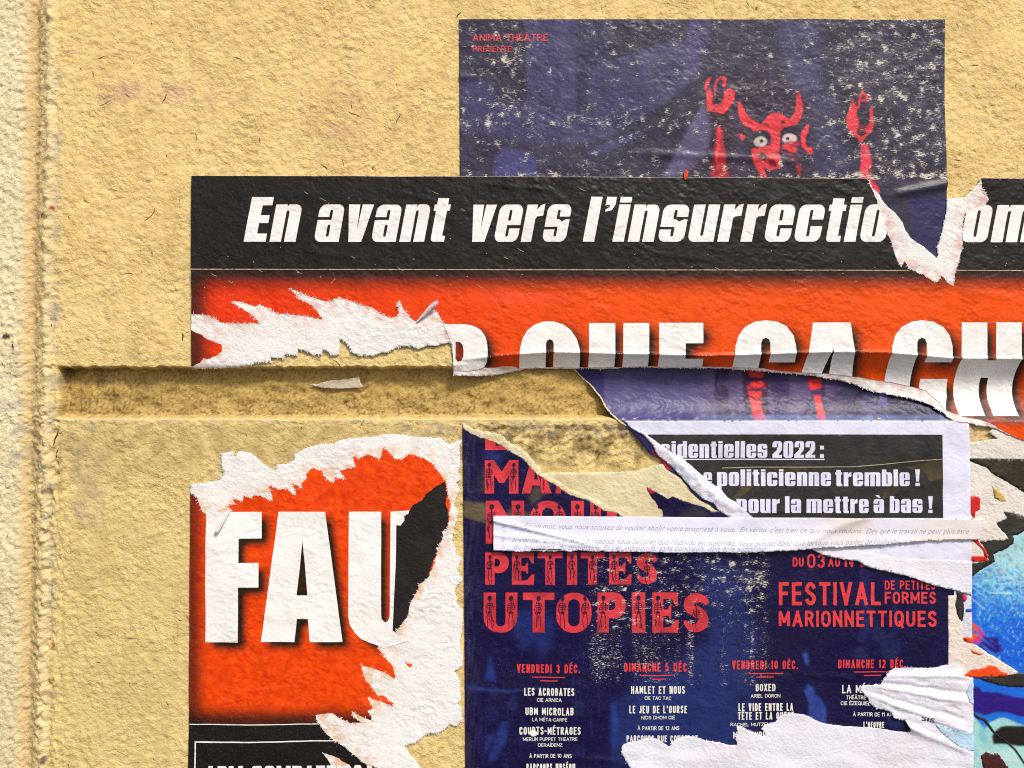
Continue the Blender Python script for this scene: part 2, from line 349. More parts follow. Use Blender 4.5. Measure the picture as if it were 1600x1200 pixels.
def h_slogan(px, py):
    px = np.asarray(px, float); py = np.asarray(py, float); cy = crease_y(px)
    t = np.clip((py - cy) / (658 - cy), 0, 1)
    sag = -12.0 * np.sin(math.pi * t) ** 0.95 * sstep(695, 790, px) + 1.0 * np.exp(-((py - cy) / 3.0) ** 2) * sstep(700, 800, px)
    wr = 0
    for (x0, y0, x1, y1, am, wd) in ((742, 286, 872, 299, .55, 3.5), (858, 298, 905, 330, .4, 4), (470, 392, 560, 404, .35, 5), (1010, 395, 1130, 410, .4, 5), (1290, 290, 1352, 312, .5, 4), (330, 440, 470, 446, .3, 4), (620, 300, 700, 318, .3, 5), (1120, 470, 1250, 478, .3, 5), (820, 452, 900, 449, .35, 4), (1500, 455, 1600, 470, .4, 5), (1180, 330, 1240, 300, .35, 5)):
        L = math.hypot(x1 - x0, y1 - y0); u = ((px - x0) * (x1 - x0) + (py - y0) * (y1 - y0)) / L ** 2; v = ((py - y0) * (x1 - x0) - (px - x0) * (y1 - y0)) / L
        wr = wr + am * np.exp(-(v / wd) ** 2) * sstep(-.1, .3, u) * sstep(1.1, .7, u)
    left = wr - 2.5 * sstep(569, 580, py) * sstep(760, 690, px)
    return hs(px, py) + 1.7 + sag + left
def h_theatre(px, py):
    px = np.asarray(px, float); py = np.asarray(py, float)
    t = np.clip((py - 549) / 107.0, 0, 1); sag = -13.9 * np.sin(math.pi * t) ** 0.6
    # folded wrinkle inside the notch, and the dark crease at the left border
    d = (py - (308 - (px - 1375) * 0.19)); w = 2.0 * np.exp(-(d / 7.0) ** 2) * sstep(1378, 1420, px) * sstep(1490, 1478, px)
    w2 = 1.3 * np.exp(-((py - 121) / 5.0) ** 2) * sstep(770, 720, px)
    w3 = 0.9 * np.exp(-((py - (240 + 0.05 * (px - 1000))) / 6.0) ** 2) * sstep(960, 1040, px) * sstep(1290, 1180, px)
    return hs(px, py) + 0.9 + sag + w + w2 + w3
def onto(pts, hf):
    """true position on the sagging paper of an outline seen from in front"""
    q = np.asarray(pts, float); u = q.copy()
    for _ in range(6):
        d = -hf(q[:, 0], q[:, 1]) * 0.001; k = (1 + d / DIST)[:, None]; q = np.array([800, 600]) + (u - [800, 600]) * k
    return [tuple(t) for t in q]

# ------------------------------------------------------------------ pavement under the wall
gv = np.array([(-60, -40, 0), (60, -40, 0), (60, 0.6, 0), (-60, 0.6, 0)], float)
gm = bpy.data.meshes.new('pavement'); gm.from_pydata([tuple(v) for v in gv], [], [(0, 1, 2, 3)]); gm.uv_layers.new(name='UVMap')
for i, v in enumerate(gv): gm.uv_layers[0].data[i].uv = (v[0], v[1])
gm.materials.append(M_PAVE); go = bpy.data.objects.new('pavement', gm); SC.collection.objects.link(go); go['kind'] = 'structure'

# ------------------------------------------------------------------ the stucco wall
wall = empty('stucco_wall', 'yellow ochre rough stucco wall with a horizontal groove and a pale raised corner bead at the left', 'wall', 300, 1300)
def axis(a, b, st, lo, hi):
    l = a - np.cumsum(np.geomspace(4, 260, 22)); r = b + np.cumsum(np.geomspace(4, 260, 22))
    return np.concatenate([l[l > lo][::-1], np.arange(a, b + st, st), r[r < hi]])
ax_ = np.unique(np.round(np.concatenate([axis(-40, 1640, 2.6, -1500, 3300), np.arange(84, 100, 1.3)]), 3)); ay_ = np.unique(np.round(np.concatenate([axis(-40, 1240, 2.6, -900, 3690), np.arange(566, 584, 1.1), np.arange(643, 664, 1.1)]), 3))
GXm, GYm = np.meshgrid(ax_, ay_); PW = np.stack([GXm.ravel(), GYm.ravel()], 1); nx_ = len(ax_)
HW = h_wall(PW[:, 0], PW[:, 1])
def wall_tint(px, py):
    L = samp(F_BIG, px, py); Mn = samp(F_MESO, px + 31, py + 17); Sp = samp(F_SPOT, px, py); fi = samp(F_FINE, px, py)
    b = bead_x(py); n = len(px); c = np.tile(lin((232, 203, 136)), (n, 1))
    def mx(m, col):
        nonlocal c
        m = np.clip(m, 0, 1)[:, None]; c = c * (1 - m) + lin(col) * m
    mx(0.20 + 0.16 * L + 0.12 * Mn, (212, 180, 114))
    mx(sstep(300, 900, py) * 0.45 * sstep(900, 500, px), (203, 183, 122))
    mx(0.30 * sstep(0.8, 2.0, Sp) * sstep(620, 300, py), (214, 166, 126))
    band_ = np.exp(-((py - 146) / 17) ** 4) * sstep(140, 160, px) * sstep(440, 260, px) * (0.75 + 0.2 * Mn) * sstep(-.9, .1, fi * .7 + Mn * .6 + .3 * Sp); mx(band_, (212, 174, 134))
    mx(0.35 * np.exp(-(((px - 540) / 60) ** 2 + ((py - 190) / 90) ** 2)) * (0.8 + 0.4 * Mn), (210, 164, 130))
    mx(sstep(108, 118, px) * sstep(172, 160, px) * sstep(640, 665, py) * sstep(835, 800, py) * (.35 + .15 * Mn), (188, 172, 136))
    mx(sstep(.3, 1.6, samp(F_MESO, px * 1.6, py * .22)) * .16, (184, 150, 92)); mx(sstep(.5, 1.8, samp(F_SPOT, px * .7 + 200, py * .7)) * .22, (240, 218, 164))
    # lower block dirt next to the groove
    mx(sstep(655, 675, py) * sstep(790, 700, py) * (0.25 + 0.3 * sstep(-0.5, 1.2, Mn)) * sstep(1150, 1050, px), (172, 148, 96))
    mx(sstep(655, 675, py) * sstep(750, 700, py) * sstep(700, 760, px) * sstep(1120, 1060, px) * sstep(-0.6, 1.0, Mn + 0.5 * fi) * 0.85, (142, 120, 74))
    mx(sstep(655, 668, py) * sstep(700, 672, py) * sstep(560, 700, px) * sstep(0.2, 1.0, Sp + 0.6 * fi) * 0.6, (150, 142, 128))
    # groove
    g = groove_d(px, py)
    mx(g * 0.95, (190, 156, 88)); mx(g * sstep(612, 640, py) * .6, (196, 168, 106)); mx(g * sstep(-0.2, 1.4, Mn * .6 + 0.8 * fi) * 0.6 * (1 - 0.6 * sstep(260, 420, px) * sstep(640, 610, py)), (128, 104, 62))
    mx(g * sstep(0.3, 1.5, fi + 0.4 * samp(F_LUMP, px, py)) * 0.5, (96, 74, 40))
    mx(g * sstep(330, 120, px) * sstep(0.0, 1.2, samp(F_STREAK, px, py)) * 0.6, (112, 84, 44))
    mx(g * sstep(128, 92, px) * sstep(606, 580, py) * 0.75, (40, 26, 10))  # deep shadow in the corner under the lip, painted into the tint
    ledge = np.exp(-((py - 657) / 5.0) ** 2) * sstep(88, 100, px); mx(ledge * (0.40 + 0.35 * Mn + 0.2 * fi), (208, 188, 142))
    # left border
    mx(np.exp(-((px - b) / 11) ** 2) * 0.75, (224, 203, 154))
    mx(np.exp(-((px - b - 11) / 8) ** 2) * sstep(90, 130, py) * sstep(1150, 900, py) * (0.45 + 0.4 * Mn), (190, 176, 142))
    mx(sstep(b - 14, b - 26, px) * (.75 + .25 * np.clip(fi + Mn, -1, 1)), (206, 178, 128)); mx(sstep(b - 30, b - 52, px) * (0.9 + 0.1 * L), (232, 218, 176))  # tan strip paints the bead's shaded left flank; pale side face beyond
    mx(sstep(60, 30, px) * sstep(500, 620, py) * sstep(800, 680, py) * sstep(0.0, 1.3, Mn) * 0.55, (164, 158, 146)); mx(sstep(40, 20, px) * sstep(800, 1000, py) * .5, (206, 186, 140))
    mx(sstep(-0.1, 0.5, np.exp(-(((px - 8) / 9) ** 2 + ((py - 525) / 8) ** 2)) - 0.45 + 0.12 * fi), (74, 60, 56))
    for (x, y, r, col) in ((84, 326, 3.2, (176, 60, 52)), (83, 1008, 4.0, (170, 52, 44)), (69, 1186, 6.0, (96, 88, 84)), (34, 568, 2.0, (90, 64, 30)), (13, 140, 2.5, (110, 90, 84)), (535, 629, 3.5, (120, 50, 30)), (1182, 13, 2.5, (160, 70, 50))):
        mx(sstep(1.1, 0.5, np.hypot(px - x, py - y) / r + 0.2 * fi), col)
    return c
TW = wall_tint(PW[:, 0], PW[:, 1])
ci, cj = np.meshgrid(np.arange(nx_ - 1), np.arange(len(ay_) - 1)); i0 = (cj * nx_ + ci).ravel()
cx = (PW[i0, 0] + PW[i0 + 1, 0]) / 2; cyy = (PW[i0, 1] + PW[i0 + nx_, 1]) / 2; bb = bead_x(cyy)
reg = np.where(cx < bb - 16, 0, np.where(cx < bb + 12, 1, np.where(cyy < 570, 2, np.where(cyy < 662, 3, 4))))
for r_, nm, lb in ((0, 'side_face', 'pale rough side of the wall left of the bead'), (1, 'corner_bead', None), (2, 'upper_block', None), (3, 'groove', 'shaded ochre channel running along the wall'), (4, 'lower_block', None)):
    k = i0[reg == r_]; T = np.concatenate([np.stack([k, k + 1, k + nx_], 1), np.stack([k + 1, k + nx_ + 1, k + nx_], 1)])
    us, inv = np.unique(T, return_inverse=True)
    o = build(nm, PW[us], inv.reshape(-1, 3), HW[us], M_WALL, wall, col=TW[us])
    if lb: o['label'] = lb
# hairline fissures and flecks in the stucco
r = random.Random(5); FP, FT = [], []
def add_poly_tri(poly):
    b = len(FP); FP.extend(poly); n = len(poly) // 2
    for k in range(n - 1): FT.append((b + k, b + k + 1, b + 2 * n - 2 - k)); FT.append((b + k, b + 2 * n - 2 - k, b + 2 * n - 1 - k))
def fissure(x, y, L, a, w):
    pts = [(x, y)]
    for k in range(4): a += r.uniform(-0.5, 0.5); pts.append((pts[-1][0] + L / 4 * math.cos(a), pts[-1][1] + L / 4 * math.sin(a)))
    add_poly_tri(strip_poly(pts, [0.3, w, w * 0.8, w * 0.6, 0.2]))
for k in range(250):
    x, y = r.uniform(0, 1600), r.uniform(0, 1200)
    if 575 < y < 660 and r.random() < 0.3: continue
    fissure(x, y, r.uniform(2.5, 9) if r.random() < 0.75 else r.uniform(9, 18), r.choice([r.uniform(0, 6.3), 1.5, 0.6]), r.uniform(0.6, 1.2))
for a_ in ((145, 112, 10, 1.5, 1.3), (152, 92, 14, .35, 1.1), (155, 165, 22, .1, .8), (260, 146, 18, 1.55, 1.2), (365, 90, 20, .5, 1.1), (626, 178, 20, 1.55, 1.1), (545, 175, 22, .25, 1.4), (285, 520, 14, 1.5, 2.2), (225, 345, 30, -.25, 1.0), (90, 672, 26, 1.5, 2.4), (92, 700, 30, 1.6, 1.8), (712, 28, 14, -.4, 1.6), (18, 535, 16, 1.0, 2.2), (1490, 250, 12, .5, 1.1)): fissure(*a_)
FPn = np.array(FP); o = build('hairline_fissures', FPn, FT, h_wall(FPn[:, 0], FPn[:, 1]) + 0.22, M_FISS, wall); o['kind'] = 'stuff'

# ------------------------------------------------------------------ glyphs
def place(gl, x0, base, xs, ys, sl=0.0):
    return [[(x0 + (px + sl * py * ys / xs) * xs, base - py * ys) for px, py in p] for p in gl]
def G(ch, h=1.2):
    s, w, c = 0.325, 0.74, 0.085; xc = w / 2; a, b = xc - c / 2, xc + c / 2; R = 0.19; q = 0.042
    O = box(0, 0, w, 1, R, R, R, R)
    if ch == 'n': return [box(0, 0, s, 1), box(.2, 0, w, 1, 0, .17)], [box(a, -.1, b, .84, q, q), [(s, 1.02), (s + .07, 1.02), (s, .93)]], w
    if ch == 'u': return [box(0, 0, w, 1, 0, 0, 0, .17)], [box(a, .16, b, 1.1, 0, 0, q, q)], w
    if ch == 'm': return [box(0, 0, s, 1), box(.2, 0, 1.15, 1, 0, .17)], [box(a, -.1, b, .84, q, q), box(a + .41, -.1, b + .41, .84, q, q), [(s, 1.02), (s + .07, 1.02), (s, .93)]], 1.15
    if ch in 'iI': return [box(0, 0, s, 1), box(0, 1.05, s, 1.2)], [], s
    if ch == 'l': return [box(0, 0, s, 1.2)], [], s
    if ch == 'o': return [O], [box(a, .14, b, .86, q, q, q, q)], w
    if ch in 'aà':
        A = [box(0, 0, w, 1, R, R, 0, R)]; B = [box(a, .6, b, .86, q, q), box(-.1, .585, b, .665), box(a, .14, b, .46, q, q, q, q)]
        if ch == 'à': A.append([(.12, 1.27), (.38, 1.27), (.50, 1.08), (.34, 1.08)])
        return A, B, w
    if ch == 'e': return [O], [box(a, .57, b, .86, q, q), box(a, .14, b, .45, 0, 0, q, q), box(xc, .36, w + .1, .45)], w
    if ch == 'c': return [O], [box(a, .14, b, .86, q, q, q, q), box(xc, .42, w + .1, .60)], w
    if ch == 's': return [O], [box(a, .60, b, .86, q, q, 0, q), box(xc, .60, w + .1, .67), box(a, .14, b, .40, 0, q, q, q), box(-.1, .33, xc, .40), [(a, .60), (b, .60), (b + .1, .54), (w + .02, .67), (b, .66)]], w
    if ch == 'r': return [box(0, 0, s, 1), [(s - .02, .60), (s + .05, .68), (.55, .70), (.55, 1.02), (s + .1, .98), (s + .02, .88), (s - .02, .86)]], [], .55
    if ch == 't': return [box(.07, 0, .07 + s, 1.17, 0, 0, 0, .1), box(0, .83, .48, 1), box(.2, 0, .48, .16)], [], .48
    if ch == 'v': return [[(0, 1), (s + .01, 1), (xc, .30), (w - s - .01, 1), (w, 1), (xc + .19, 0), (xc - .19, 0)]], [], w
    if ch == 'p': return [box(0, -.2, s, 1), box(0, 0, w, 1, 0, R, R, 0)], [box(a, .14, b, .86, q, q, q, q)], w
    if ch == 'b': return [box(0, 0, s, 1.2), box(0, 0, w, 1, 0, R, R, 0)], [box(a, .14, b, .86, q, q, q, q)], w
    if ch == 'd': return [box(w - s, 0, w, 1.2), box(0, 0, w, 1, R, 0, 0, R)], [box(a, .14, b, .86, q, q, q, q)], w
    if ch == '0': return [box(0, 0, w, 1.2, .2, .2, .2, .2)], [box(a, .14, b, 1.06, q, q, q, q)], w
    if ch == '2': return [box(0, .62, w, 1.2, .2, .2, 0, 0), box(0, 0, w, .21), [(w - .34, .70), (w, .70), (w - .03, .55), (.40, .15), (0, .15), (0, .24), (w - .36, .60)]], [box(a, .72, b, 1.05, q, q), box(-.1, .60, a + .01, .76), [(-.1, .62), (a + .02, .62), (-.1, .30)]], w
    if ch == '!': return [[(0, 1.2), (.34, 1.2), (.27, .32), (.07, .32)], box(.01, 0, .33, .23)], [], .34
    if ch == ':': return [box(0, 0, .3, .27), box(0, .60, .3, .87)], [], .3
    if ch == "'": return [box(.02, .98, .30, 1.2, 0, 0, .05, 0), [(.30, 1.1), (.30, 1.0), (.22, .84), (.04, .80), (.04, .86), (.14, .92), (.16, 1.0)]], [], .3
    if ch == 'E': return [box(0, 0, s + .02, 1.2), box(0, 0, .62, .22), box(0, .5, .60, .71), box(0, .98, .62, 1.2)], [], .62
    return [], [], .26
def word(txt, x0, x1, base, xh, slant=0.0, gap=0.055):
    gs = [G(c) for c in txt]; tot = sum(g[2] for g in gs) + gap * (len(gs) - 1); xs = (x1 - x0) / tot; A, B, x = [], [], x0
    for g in gs:
        A += place(g[0], x, base, xs, xh, slant); B += place(g[1], x, base, xs, xh, slant); x += (g[2] + gap) * xs
    return A, B
def lettering(name, A, B, hf, mat, parent, sp=6.0, clips=None, off=0.0, col=None, attrs=None):
    P, T = tess(A, B, clips, sp); 
    return build(name, P, T, hf(P[:, 0], P[:, 1]) + off, mat, parent, col=None if col is None else col(P), attrs=None if attrs is None else attrs(P))

def fibre_col(P, polys, x0, y0, x1, y1, tint, sg=7.0):
    cv = Canvas(x0, y0, x1, y1, (236, 232, 226), 2.0); X, Y = cv.grid(); m = np.zeros((cv.h, cv.w))
    for p in polys: m = np.maximum(m, cv.mask(p))
    m = cv.blur(m, sg); k = np.clip(m * 2.2 * sstep(-0.9, 1.2, samp(F_SPOT, X, Y) + .5 * samp(F_FINE, X, Y)), 0, .85); cv.mix(k, tint)
    return cv.at(P[:, 0], P[:, 1])
# ------------------------------------------------------------------ upper piece of the slogan poster
sl = empty('slogan_poster', 'black and red poster with white slanted headline, its torn lower edge hanging over the groove', 'poster', 900, 560)
v_left = [(1356, 279.5), (1361, 294), (1372, 305), (1381, 320), (1397, 334), (1408, 348), (1412, 359), (1420, 371), (1429, 378), (1442, 386), (1454, 397), (1462, 404)]
v_right = [(1462, 404), (1464.5, 399), (1463, 386), (1467, 375), (1470, 365), (1473, 350), (1477, 329), (1478, 311), (1506, 309), (1516, 299), (1523, 292), (1529, 285), (1530, 279)]
bot_r = [(1600, 688), (1587, 684), (1572, 678), (1559, 671), (1544, 667), (1525, 665), (1512, 661), (1497, 659), (1482, 653), (1476, 647), (1463, 639), (1454, 632), (1441, 628), (1422, 622.5), (1405, 619), (1400, 619), (1381, 614), (1362, 612), (1349, 607), (1334, 600), (1310, 594), (1293, 592), (1269, 587), (1231, 584), (1175, 579), (1147, 577.5), (1106, 575), (1087, 575.5), (1050, 575), (1005, 574), (972, 574.5), (938, 577), (906, 575), (895, 576), (869, 576.5), (839, 575.5), (827, 577), (812, 579), (797, 581.5), (781, 585), (759, 587.5), (740, 588), (721, 587), (708, 587.5)]
bot_l = [(708, 587.5), (708, 574), (708.5, 556), (705, 539), (701, 535), (682, 540), (669, 540), (654, 546), (642, 542), (620, 543), (605, 552), (594, 551), (584, 556.5), (579, 555), (562, 556), (549, 550), (545, 540), (538, 534), (530, 528), (531, 552), (522, 556), (505, 546), (503, 555), (486, 553), (465.6, 545), (465.6, 555), (443, 555), (446, 561), (421.5, 558.5), (426, 565), (402, 567), (394, 571), (345, 575), (308, 576), (299.7, 574)]
S1B = chain(('s', [(300, 275), (700, 276.5), (1050, 278), (1356, 279.5)]), ('t', v_left, 0.5), ('t', v_right, 0.8), ('s', [(1530, 279), (1680, 280), (1680, 735)]),
            ('t', onto([(1680, 735), (1640, 712)] + bot_r, h_slogan), 0.8), ('t', bot_l, 1.0), ('s', [(299.7, 574), (300, 275)]))
ce = np.arange(690, 1682, 3.0); CREASE = np.concatenate([np.stack([ce + .4 * k, crease_y(ce + .4 * k) + k * 1.5], 1) for k in range(-4, 7)])
P, T = tess([S1B], sp=3.2, extra=CREASE)

S1_PT = (P, T)
v_pl = [(1356, 279.5), (1357, 288), (1363, 300), (1368, 313), (1372, 325), (1380, 345), (1382, 356), (1387, 369), (1392, 378), (1394, 389), (1399, 404), (1407, 418), (1412, 408), (1419, 420), (1432, 427), (1441, 429), (1456, 440), (1463, 441), (1470, 431), (1479, 443), (1487, 447), (1489, 433), (1491, 423), (1497, 406), (1501, 392), (1503, 380), (1502, 366), (1503, 350), (1506, 334), (1520, 325), (1537, 321), (1544, 312), (1532, 294), (1530, 279.5)]
red_bot = [(1600, 688), (1587, 683), (1572, 676), (1559, 668), (1547, 660), (1532, 656), (1506, 652), (1497, 648), (1478, 641), (1472, 636), (1463, 625), (1446, 610), (1431, 606), (1405, 600), (1385, 596.5), (1362, 593), (1332, 588), (1300, 584.5), (1254, 582), (1222, 580), (1190, 575), (1145, 573.5), (1100, 573), (1000, 572.5), (938, 574), (869, 574), (827, 574.5), (811, 576), (801, 572), (786, 572), (775, 574), (757, 574), (745, 577.5), (725, 580), (709, 578)]
tear1 = [(708, 540), (703, 531), (700, 520), (693, 506), (689, 497.5), (684, 488), (676, 482), (668, 486), (652, 503), (642.5, 497.5), (631, 482.5), (626, 471), (621, 478), (624, 488), (622, 494), (610.6, 496.6), (595.6, 490), (582.5, 480.6), (569, 478), (552, 472), (535, 466.6), (521, 466.6), (524, 472), (505, 470), (488, 464.7), (467.5, 456), (453.4, 450.6), (469, 467.5), (488, 477), (497.5, 488), (506, 499.5), (479, 494.7), (460, 492), (434, 490), (419, 481.6), (404, 476), (400, 479), (385, 474), (370, 471), (361.6, 473), (377.5, 481), (389, 488), (400, 497.5), (409, 505.5), (355, 505), (346, 504), (338, 497.5), (325, 493), (312, 491), (300.2, 491)]
S1P = chain(('s', [(300.3, 275.3), (700, 276.8), (1050, 278.3), (1356, 279.8)]), ('t', v_pl, 0.8, 2.0), ('s', [(1530, 279.5), (1680, 280.5), (1680, 730)]),
            ('t', onto([(1680, 730), (1640, 706)] + red_bot, h_slogan), 0.6), ('s', [(709, 578), (708.6, 560)]), ('t', [(708.6, 560)] + tear1, 0.9, 2.0), ('s', [(300.2, 491), (300.3, 275.3)]))
S1Q = chain(('t', [(300, 516), (313, 522), (325, 530), (345, 537), (348, 538.6)], 0.8), ('s', [(348, 538.6), (348, 549)]), ('t', [(348, 549), (340, 555), (325, 561), (319, 559), (313, 567), (306, 570), (300, 573)], 1.0), ('s', [(300, 573), (300, 516)]))
# big letters of the second line, drawn flat on the paper
def sq(pts): return [(x, y) for x, y in pts]
let_add = [
    # first letter, lower left part torn away
    [(693, 506.5), (728, 507), (742, 510), (752, 516.5), (758.5, 526), (761.5, 538), (762.3, 552), (761, 565), (756.5, 573.5), (748, 577), (700, 600), (700, 520)],
    [(811.5, 560), (812.5, 545), (816, 530), (824, 516), (836, 507), (850, 502.5), (865, 502.5), (880, 507), (892, 516), (901, 530), (905.5, 545), (906.5, 560), (906.5, 640), (811.5, 640)],
    [(920, 505), (961, 505), (961, 640), (920, 640)], [(973.4, 505), (1013.8, 504.8), (1013.8, 640), (973.4, 640)],
    [(1029.4, 504.5), (1098, 504.5), (1098, 536.6), (1070.6, 536.6), (1070.6, 560.5), (1099, 560.5), (1099, 640), (1029.4, 640)],
    [(1147, 560), (1148, 541), (1153, 524), (1163, 511), (1178, 503), (1196, 500.6), (1214, 503), (1228, 510), (1239, 524), (1243, 541), (1244.6, 566), (1203, 566), (1203, 640), (1147, 640)],
    [(1269, 504), (1328, 504), (1347, 648), (1303, 648), (1301.6, 582), (1290, 582), (1284, 648), (1249, 648)],
    [(1391, 560), (1391.5, 541), (1397, 524), (1407, 511), (1422, 503), (1439, 500.6), (1457, 503), (1472, 511), (1482, 524), (1486.6, 541), (1487.5, 566), (1446, 566), (1446, 592), (1489.5, 592), (1489.5, 620), (1483, 640), (1472, 651), (1391, 651)],
    [(1500.6, 504), (1540.6, 504), (1540.6, 563), (1554, 563), (1554, 504), (1593.6, 504), (1593.6, 650), (1554, 650), (1554, 590), (1541.5, 590), (1541.5, 650), (1500.6, 650)],
    [(1622, 504), (1670, 504), (1670, 650), (1604, 650)]]
let_sub = [
    [(712, 534), (719, 535), (723, 539), (724.6, 547), (724.3, 557), (721, 564), (716, 565.5), (712, 561)],
    [(853, 640), (853, 537), (855, 532), (859, 530), (863, 532), (865, 537), (865, 640)],
    [(1188.5, 640), (1188.5, 536), (1191, 530), (1195.6, 528), (1200.5, 530), (1203, 536), (1203, 640)],
    [(1300.8, 541), (1301.8, 583), (1290, 583)],
    [(1431, 609), (1431, 536), (1433.5, 530), (1438.5, 528), (1443.5, 530), (1446, 536), (1446, 609)]]
cv = Canvas(290, 265, 1690, 745, (232, 62, 0), 2.0); X, Y = cv.grid()
cv.mix(sstep(500, 1100, X) * 0.8, (242, 84, 0)); cv.mix(sstep(520, 440, X) * sstep(700, 350, X) * 0.6, (228, 52, 12))
sh = np.zeros_like(X)
for p in let_add: sh = np.maximum(sh, cv.mask([(x + 11, y + 8) for x, y in p]))
for p in let_sub: sh = sh * (1 - cv.mask([(x + 11, y + 8) for x, y in p]))
cv.mix(cv.blur(sh, 4.2) * 1.25, (40, 26, 10))
cv.mix(sstep(345, 305, X) * 0.92, (56, 30, 20)); cv.mix(sstep(466, 426, Y), (42, 30, 22)); cv.mix((Y < 421.5).astype(float), (34, 29, 23))
cv.mix(sstep(640, 652, Y) * sstep(668, 656, Y) * 0.6, (96, 80, 76))
cv.mix(np.exp(-((Y - 466) / 10) ** 4) * sstep(720, 790, X) * sstep(900, 850, X) * 0.45, (240, 80, 50))
build('torn_backing', S1_PT[0], S1_PT[1], h_slogan(S1_PT[0][:, 0], S1_PT[0][:, 1]), M_FIBRE, sl, skirt=0.35, col=fibre_col(S1_PT[0], [S1P, S1Q], 290, 265, 1690, 745, (222, 182, 166)))
P, T = tess([S1P, S1Q], sp=2.8, extra=CREASE)
wr = np.clip(0.05 + 0.10 * sstep(0.5, 2, samp(F_SPOT, P[:, 0], P[:, 1])), 0, 1)
build('printed_face', P, T, h_slogan(P[:, 0], P[:, 1]) + 0.16, M_SLOGAN, sl, col=cv.at(P[:, 0], P[:, 1]), attrs={'wear': wr})
ln = [[(300.4, 420.6), (1000, 421.6), (1418, 422.4), (1418, 423.6), (1000, 422.8), (300.4, 421.8)], [(1493, 422.6), (1680, 423), (1680, 424.2), (1493, 423.8)]]
P, T = tess(ln, sp=3); build('rule_line', P, T, h_slogan(P[:, 0], P[:, 1]) + 0.42, make('pink_rule_ink', (206, 164, 140), bump=0.4, fine=0.3, mottle=0.2), sl)
for k_, la in enumerate(let_add):
    if k_ == len(let_add) - 1: continue
    P, T = tess([la], let_sub, [S1P], 3.0, CREASE); build('big_letter', P, T, h_slogan(P[:, 0], P[:, 1]) + 0.34, M_LETTER, sl)
SLN, BASE, XH = 0.19, 378.5, 58.0
A, B = [], []
for txt, a_, b_ in (('En', 382, 463), ('avant', 491, 694), ('vers', 729, 883), ("l'insurrectio", 910, 1381), ('om', 1499, 1610)):
    p, q = word(txt, a_, b_, BASE if a_ < 1400 else BASE + .5, XH, SLN, 0.11); lettering('headline_word', p, q, h_slogan, M_LETTER, sl, sp=4, clips=[S1P], off=0.36)
r = random.Random(21); FP, FT = [], []
for k in range(95):
    x, y = r.uniform(304, 1600), r.choice([r.uniform(285, 450), r.uniform(380, 480)]); L = r.choice([1.2, 1.5, 1.5, 2, 3, 7, 11]); an = r.choice([.5, .6, .45, r.uniform(-1.5, 1.5)]); w_ = 1.3 if L < 3 else .6
    add_poly_tri(strip_poly([(x, y), (x + L * .5 * math.cos(an), y + L * .5 * math.sin(an) + .4), (x + L * math.cos(an), y + L * math.sin(an))], [.4, w_, .4]))
FPn = np.array(FP); FT = np.array(FT); C = FPn[FT].mean(1); FT = FT[any_in([S1P], C)]; us, inv = np.unique(FT, return_inverse=True)
o = build('fine_scratches', FPn[us], inv.reshape(-1, 3), h_slogan(FPn[us][:, 0], FPn[us][:, 1]) + .46, M_SCRAP, sl); o['kind'] = 'stuff'
def feather(name, pts, n, length, mat, parent, hf, off, seed, both=True, w=1.0, clip=None):
    r = random.Random(seed); FPl, FTl = [], []; q = [(p, s) for p, s in zip(pts[:-1], pts[1:])]; Ls = [math.hypot(s[0] - p[0], s[1] - p[1]) for p, s in q]
    for k in range(int(n * .6)):
        (p, s) = r.choices(q, Ls)[0]; t = r.random(); x, y = p[0] + t * (s[0] - p[0]), p[1] + t * (s[1] - p[1]); an = math.atan2(s[1] - p[1], s[0] - p[0]) + r.gauss(1.57, .5) + (math.pi if both and r.random() < .5 else 0); L = r.uniform(.25, 1) ** 1.5 * length * 1.05
        po = strip_poly([(x - .3 * L * math.cos(an), y - .3 * L * math.sin(an)), (x + .2 * L * math.cos(an), y + .2 * L * math.sin(an) + r.uniform(-.5, .5)), (x + .7 * L * math.cos(an), y + .7 * L * math.sin(an))], [.5 * w, r.uniform(.6, 1.6) * w, .2])
        bb_ = len(FPl); FPl += po; FTl += [(bb_, bb_ + 1, bb_ + 4), (bb_, bb_ + 4, bb_ + 5), (bb_ + 1, bb_ + 2, bb_ + 3), (bb_ + 1, bb_ + 3, bb_ + 4)]
    Pn = np.array(FPl); Tn = np.array(FTl)
    if clip: Tn = Tn[any_in(clip, Pn[Tn].mean(1))]; us, inv = np.unique(Tn, return_inverse=True); Pn = Pn[us]; Tn = inv.reshape(-1, 3)
    o = build(name, Pn, Tn, hf(Pn[:, 0], Pn[:, 1]) + off, mat, parent); o['kind'] = 'stuff'; return o
feather('torn_fibres', tear1, 330, 6.5, M_WHITE, sl, h_slogan, .40, 1); feather('torn_fibres', v_pl, 200, 5.5, M_WHITE, sl, h_slogan, .40, 2); feather('torn_fibres', bot_l[8:], 260, 5.0, M_WHITE, sl, h_slogan, .05, 3)
feather('torn_fibres', v_right, 90, 4.5, M_WHITE, sl, h_slogan, .05, 4); feather('torn_fibres', onto(bot_r[8:-3], h_slogan), 220, 4.0, M_WHITE, sl, h_slogan, .05, 5, w=.7)
